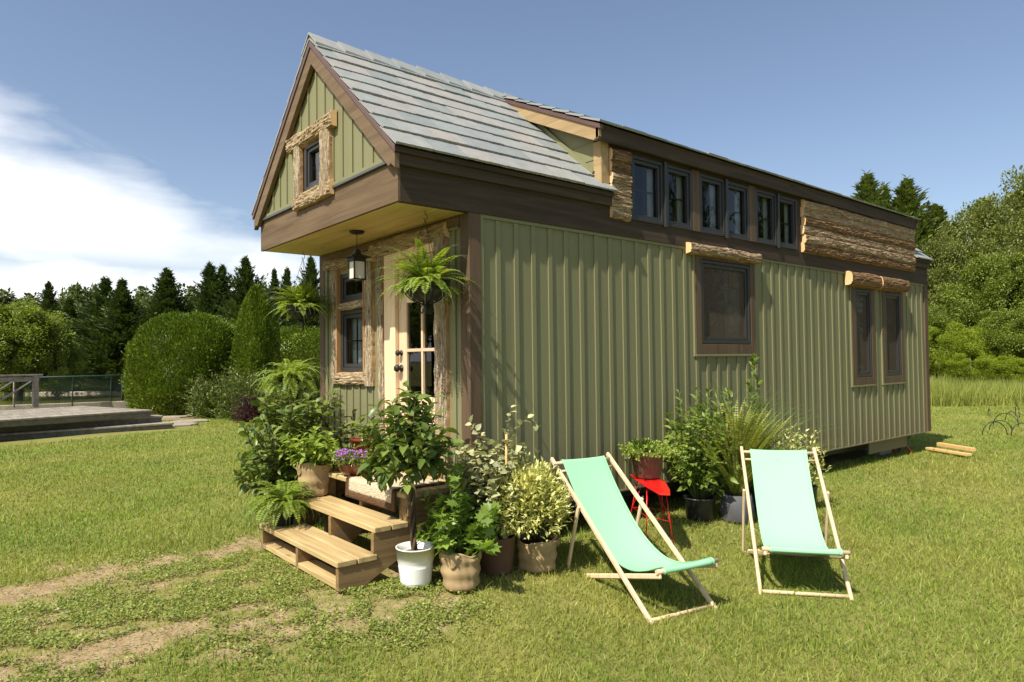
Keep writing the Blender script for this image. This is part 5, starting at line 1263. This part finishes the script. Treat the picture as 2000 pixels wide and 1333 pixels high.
for u, vt, d_, r_, lb in ((-70, 530, 44, 60, None), (94, 553, 47, 45, 'slim dark conifer rising behind the round broadleaf tree at the far left'),
    (135, 585, 49, 50, 'short dark conifer just right of the slim one at the far left'), (205, 543, 43, 62, 'left one of the two tall dark conifers standing close together beyond the pond'),
    (238, 547, 41, 66, 'right one of the two tall dark conifers standing close together beyond the pond'), (278, 600, 45, 48, 'low dark conifer filling the dip above the left side of the round hedge'),
    (325, 526, 44, 70, 'broad dark conifer with a lone pointed top above the round hedge'), (372, 590, 47, 45, 'low dark conifer between the lone pointed one and the twin topped one'),
    (410, 515, 42, 56, 'left one of the twin topped dark conifers above the round hedge'), (434, 520, 43, 56, 'right one of the twin topped dark conifers above the round hedge'),
    (480, 504, 40, 62, 'tallest dark conifer just left of the column shaped evergreen'), (536, 526, 48, 36, 'left one of the slim conifers behind the column shaped evergreen'),
    (561, 524, 48, 36, 'right one of the slim conifers behind the column shaped evergreen'), (608, 503, 42, 52, 'dark conifer close to the left wall of the house'), (660, 520, 44, 50, None), (455, 570, 46, 44, 'low dark conifer in the gap right of the twin topped ones')):
    tree('con', u, vt, d_, lb or ('dark conifer of the row beyond the pond, outside the picture on the left' if u < 0 else 'dark conifer of the row hidden behind the house'), r_, CG)
for u, vt, d_, r_, lb in ((38, 592, 34, 92, 'round sunlit broadleaf tree at the far left behind the deck railing'), (112, 655, 34, 40, 'small broadleaf tree right of the round one at the far left'), (-60, 600, 34, 70, 'broadleaf tree outside the left edge of the picture')):
    tree('tree', u, vt, d_, lb, r_)
for u, vt, d_, r_, lb in ((10, 578, 75, 70, 'pale green far tree top behind the round broadleaf tree'), (60, 585, 78, 60, 'far tree top between the round tree and the slim conifer'), (155, 562, 70, 42, 'pale far tree top just right of the slim dark conifer'), (186, 566, 72, 30, 'small pale far tree top touching the left of the two close conifers'),
    (270, 572, 75, 60, 'pale far tree top right of the two close conifers'), (300, 578, 70, 40, 'far tree top left of the lone pointed conifer'), (372, 572, 76, 50, 'far tree top right of the lone pointed conifer'), (505, 560, 80, 60, 'far tree top behind the tallest dark conifer'), (580, 566, 80, 50, 'far tree top behind the left wall of the house')):
    tree('far', u, vt, d_, lb, r_, 'far woodland trees beyond the conifers')
for i, (u, vt, d_, r_) in enumerate(((90, 715, 42.5, 46), (128, 706, 42.5, 48), (170, 700, 43, 52), (215, 696, 43, 50), (255, 702, 42.5, 45), (300, 700, 43, 60), (60, 722, 42, 44), (15, 720, 42, 54))):
    tree('bright' if i % 2 else 'tree', u, vt, d_, ('bramble bush on the far pond bank, '+('leftmost seen through the railing', 'second from the left', 'third from the left', 'in the middle of the fence', 'just left of the round hedge', 'behind the round hedge', 'above the right end of the railing', 'above the left end of the railing')[i]), r_*1.3, 'bramble bushes on the pond bank', zg=-1.3)
# right side
for u, vt, d_, r_, lb in ((1702, 338, 30, 84, 'tallest right hand conifer rising above the far end of the house roof'), (1735, 362, 31, 66, 'conifer between the two tallest above the far end of the roof'), (1780, 348, 30, 88, 'sharp topped conifer just right of the roof end'), (1838, 402, 31, 90, 'lower conifer sloping down right of the sharp topped one'), (1650, 395, 32, 40, 'conifer tip barely showing over the house roof'), (1872, 436, 32, 70, 'lowest conifer of the group, next to the olive broadleaf tree')):
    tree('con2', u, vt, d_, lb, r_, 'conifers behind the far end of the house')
for k, u, vt, d_, r_, lb in (('olive', 1985, 350, 33, 95, 'tall dark broadleaf tree at the upper right corner of the woods'), ('olive', 1900, 432, 29, 80, 'olive green broadleaf tree in the middle of the right woods'), ('olive', 1835, 470, 28, 60, 'olive green broadleaf tree beside the end of the house'),
    ('tree', 1965, 500, 26, 80, 'light green broadleaf tree at the right edge below the tall dark one'), ('tree', 1870, 560, 26.5, 70, 'mid green broadleaf tree low beside the house end'), ('olive', 2060, 400, 30, 90, 'broadleaf tree outside the right edge of the picture'), ('bright', 1855, 638, 24, 62, 'brightest yellow green bush beside the far corner of the house'),
    ('bright', 1925, 640, 24.5, 62, 'yellow green bush right of the brightest one'), ('tree', 1985, 610, 24, 66, 'tangled green bush at the right edge of the picture'), ('tree', 1815, 600, 25, 50, 'green bush partly hidden by the far corner of the house'), ('olive', 1790, 520, 27, 60, 'olive bush mostly hidden by the house'),
    ('bright', 1895, 690, 23, 50, 'low yellow green bush above the tall grass'), ('bright', 1960, 700, 23, 50, 'low yellow green bush at the right above the tall dry grass')):
    tree(k, u, vt, d_, lb, r_, 'trees and bushes behind the house')
# trees the windows look out on
for i, (xx, yy, hh, rr) in enumerate(((20, -12.5, 12.2, 2.4), (24, -11, 12.6, 2.8), (17, -15.5, 10.5, 2.2), (27, -7.5, 13.5, 3.2))):
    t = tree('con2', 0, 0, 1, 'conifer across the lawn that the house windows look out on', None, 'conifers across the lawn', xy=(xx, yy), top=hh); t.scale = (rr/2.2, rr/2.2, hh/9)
for i, (xx, yy, hh, rr) in enumerate(((-14, 22, 8, 4.0), (-20, 27, 8.5, 4), (-9, 20, 6.5, 3.2))):
    t = tree('tree', 0, 0, 1, 'broadleaf tree left of the picture that the door panes look out on', None, 'broadleaf trees by the pond', xy=(xx, yy), top=hh); t.scale = (rr/2.3, rr/2.3, hh/6)

# timber, hose hoops, blocks
for i, (u0, v0, u1, v1, z_, w_, h_) in enumerate(((1812, 876, 1893, 889, .035, .10, .035), (1833, 868, 1902, 879, .09, .07, .055))):
    a = at(u0, v0, z_); b = at(u1, v1, z_)
    o = MB().bar((a[0], a[1], z_+.0), (b[0], b[1], z_+.0), w_, h_).build('timber_board', MT['timber'], bevel=.004); tag(o, ('wide flat timber board lying in the grass under the square one', 'square yellow timber lying on the wide board past the house end')[i], 'timber')
a = atg(1745, 889); o = MB().box(a[0]-.2, a[0]+.2, a[1]+.1, a[1]+.3, -.01, .08).build('concrete_block', MT['concrete'], bevel=.008); tag(o, 'grey concrete block in the shade under the far end of the house', 'concrete block')
for k in range(7):
    u = 1932+k*11; v_ = 806+((k*37) % 46); P = atg(u, v_+8); rr_ = .16+.10*((k*53) % 7)/7; a = .4+.5*((k*29) % 5)
    tag(MB().tube([(P[0]+rr_*cos(t_)*cos(a), P[1]+rr_*cos(t_)*sin(a), P[2]+rr_*1.1*max(sin(t_), 0)+.01) for t_ in np.linspace(0, pi, 14)], .008, 5).build('garden_hoop', MT['black']),
        'black wire hoop in the grass, '+('leftmost', 'second from left', 'third from left', 'middle one', 'third from right', 'second from right', 'rightmost')[k]+' of the seven', 'garden hoop', 'wire hoops in the grass')

# ================================================================== GRASS
def wedge(n, r0, r1, k, g, a0=R(-4), a1=R(107)):
    """points whose density falls off as 1/(1+(r/k)^2)"""
    u = g.random(n); A = np.log(1+(r0/k)**2); B = np.log(1+(r1/k)**2); r = k*np.sqrt(np.exp(A+(B-A)*u)-1); a = a0+(a1-a0)*g.random(n)
    return CAM[0]+r*np.cos(a), CAM[1]+r*np.sin(a), r
def blades(x, y, r, h, w, g, lean=.55, mat='lf_grass', name='grass'):
    z = ground(x, y)+(fbm(x, y, .7, 2)-.5)*.03*(np.hypot(x, y) < 30)-.012
    n = len(x); a = g.random(n)*2*pi; le = np.abs(g.normal(0, lean, n)); d = np.stack([np.cos(a)*le, np.sin(a)*le, np.ones(n)], -1); d /= np.linalg.norm(d, axis=1, keepdims=True)
    b = g.random(n)*2*pi; sd = np.stack([np.cos(b), np.sin(b), np.zeros(n)], -1)*(w/2)[:, None]; P = np.stack([x, y, z], -1); hh = h[:, None]
    cv = np.stack([np.cos(a), np.sin(a), np.zeros(n)], -1)*(.35*le)[:, None]*hh
    V = np.stack([P-sd, P+sd, P+d*hh*.55+sd*.75, P+d*hh*.55-sd*.75, P+d*hh+cv-[0, 0, 0]], 1).reshape(-1, 3); o = (np.arange(n)*5)[:, None, None]
    F_ = (np.array([[0, 1, 2], [0, 2, 3], [3, 2, 4]])[None]+o).reshape(-1, 3); return V, F_
gg = np.random.default_rng(77)
x, y, r = wedge(640000, 2.6, 27, 5.5, gg)
inh = (x > -.02) & (x < L_) & (y > .35) & (y < W_); stp = (x > XS0) & (x < 0) & (y > 0) & (y < YL)
dd_ = dirt(x, y); cz_ = cloverzone(x, y)
aa = (x-CAM[0])*cos(R(85))+(y-CAM[1])*sin(R(85)); bb = -(x-CAM[0])*sin(R(85))+(y-CAM[1])*cos(R(85)); wet = (pond(x, y, .4) > .02) | ((x-CAM[0])*cos(YAW)+(y-CAM[1])*sin(YAW) > 24)
hg = bed(x, y)
deckm = np.zeros(len(x), bool)
rel = np.stack([x-DB.x, y-DB.y], -1); al = rel@np.array([DD.x, DD.y]); pe = rel@np.array([DN.x, DN.y]); deckm = (al < .75) & (pe > -.95)
keep = ~inh & ~wet & ~deckm & (gg.random(len(x)) > dd_*1.1) & (gg.random(len(x)) > hg*1.6) & ~(stp & (gg.random(len(x)) > .3)) & (gg.random(len(x)) > cz_*.62)
x, y, r, cz_ = x[keep], y[keep], r[keep], cz_[keep]
pn = fbm(x, y, 1.3, 21)
h = (.018+.030*pn+.016*gg.random(len(x)))*(1+.4*(gg.random(len(x)) < .12))*(1-.45*cz_); w = (.0030+.0012*gg.random(len(x)))*(1+r/6.5)
p1 = blades(x, y, r, h, w, gg, .95)
x, y, r = wedge(26000, 2.6, 24, 6, gg); cl_ = fbm(x, y, 2.2, 33); k_ = (cl_ > .50) & (dirt(x, y) < .3) & (cloverzone(x, y) < .3) & (bed(x, y) < .2) & ~((x > 0) & (x < L_) & (y > .3) & (y < W_)) & ~((x > XS0-.1) & (x < 0.1) & (y > -.1) & (y < YL))
aa = (x-CAM[0])*cos(R(85))+(y-CAM[1])*sin(R(85)); rel = np.stack([x-DB.x, y-DB.y], -1); k_ &= (pond(x, y, .5) < .02) & ~((rel@np.array([DD.x, DD.y]) < .75) & (rel@np.array([DN.x, DN.y]) > -.95))
x, y, r = x[k_], y[k_], r[k_]; p2 = blades(x, y, r, .055+.06*gg.random(len(x)), .0040*(1+r/7), gg, .9)
V, F_ = merge([p1, p2]); tag(np_obj('grass', V, F_, MT['lf_grass']), 'short mown lawn grass', 'grass', kind='stuff')
# clover and weeds in the worn patch
x, y, r = wedge(260000, 2.8, 9, 5, gg, R(40), R(97)); cz_ = cloverzone(x, y); k_ = (gg.random(len(x)) < cz_*.9*(fbm(x, y, 4.5, 41) > .40)) & (gg.random(len(x)) > dirt(x, y)*1.15) & ~((x > XS0) & (x < 0) & (y > 0) & (y < YL)); x, y, r = x[k_], y[k_], r[k_]
n = len(x); D = np.stack([gg.normal(0, 1, n), gg.normal(0, 1, n), gg.normal(.15, .35, n)], -1); P = np.stack([x, y, ground(x, y)+(fbm(x, y, .7, 2)-.5)*.03+.004+.022*gg.random(n)], -1)
V, F_ = scatter(P, D, gg.uniform(.008, .017, n), gg.uniform(.008, .016, n), CLOV, gg); tag(np_obj('clover', V, F_, MT['lf_clover']), 'low clover spreading over the worn ground', 'clover', kind='stuff')
# dry straw bits on the bare soil
x, y, r = wedge(26000, 2.8, 9, 5, gg, R(40), R(97)); k_ = gg.random(len(x)) < dirt(x, y); x, y = x[k_], y[k_]; n = len(x); D = np.stack([gg.normal(0, 1, n), gg.normal(0, 1, n), gg.normal(0, .12, n)], -1)
V, F_ = scatter(np.stack([x, y, ground(x, y)+(fbm(x, y, .7, 2)-.5)*.03-.012], -1), D, gg.uniform(.02, .05, n), .0022, FLAT, gg); tag(np_obj('straw', V, F_, MT['lf_dry']), 'dry straw scattered on bare soil', 'straw', kind='stuff')
x, y, r = wedge(30000, 2.8, 9, 5, gg, R(40), R(97)); k_ = gg.random(len(x)) < dirt(x, y)*.5; x, y = x[k_], y[k_]; n = len(x); PT = np.array([[1, 0, 0], [-.6, .8, 0], [-.5, -.8, 0], [0, .1, .7]]); PF = np.array([[0, 1, 3], [1, 2, 3], [2, 0, 3]])
V, F_ = scatter(np.stack([x, y, ground(x, y)+(fbm(x, y, .7, 2)-.5)*.03-.014], -1), np.stack([np.cos(x*999), np.sin(x*999), 0*x], -1), gg.uniform(.002, .009, n)*1.0, gg.uniform(.002, .009, n), (PT, PF), gg, roll=np.zeros(n)); tag(np_obj('pebbles', V, F_, MT['stone']), 'small pebbles and crumbs on bare soil', 'pebbles', kind='stuff')
# tall rough grass at the wood's edge on the right, and round the pond
def far_grass(n, u0, u1, d0, d1, h0, h1, w, mat, label):
    u = gg.uniform(u0, u1, n); dist = gg.uniform(d0, d1, n); q_ = np.array([along(a, b) for a, b in zip(u, dist)]); x, y = q_[:, 0], q_[:, 1]; hh = gg.uniform(h0, h1, n)*(.6+.8*fbm(x, y, .8, 51))
    V, F_ = blades(x, y, dist, hh, np.full(n, w), gg, .28); tag(np_obj('tall_grass', V, F_, MT[mat]), label, 'tall grass', kind='stuff')
far_grass(30000, 1700, 2150, 19.6, 24.5, .22, .82, .018, 'lf_dry', 'tall dry meadow grass at the edge of the woods')
far_grass(9000, -150, 330, 41.4, 43, .3, .8, .04, 'lf_tree', 'rough green grass on the far pond bank')
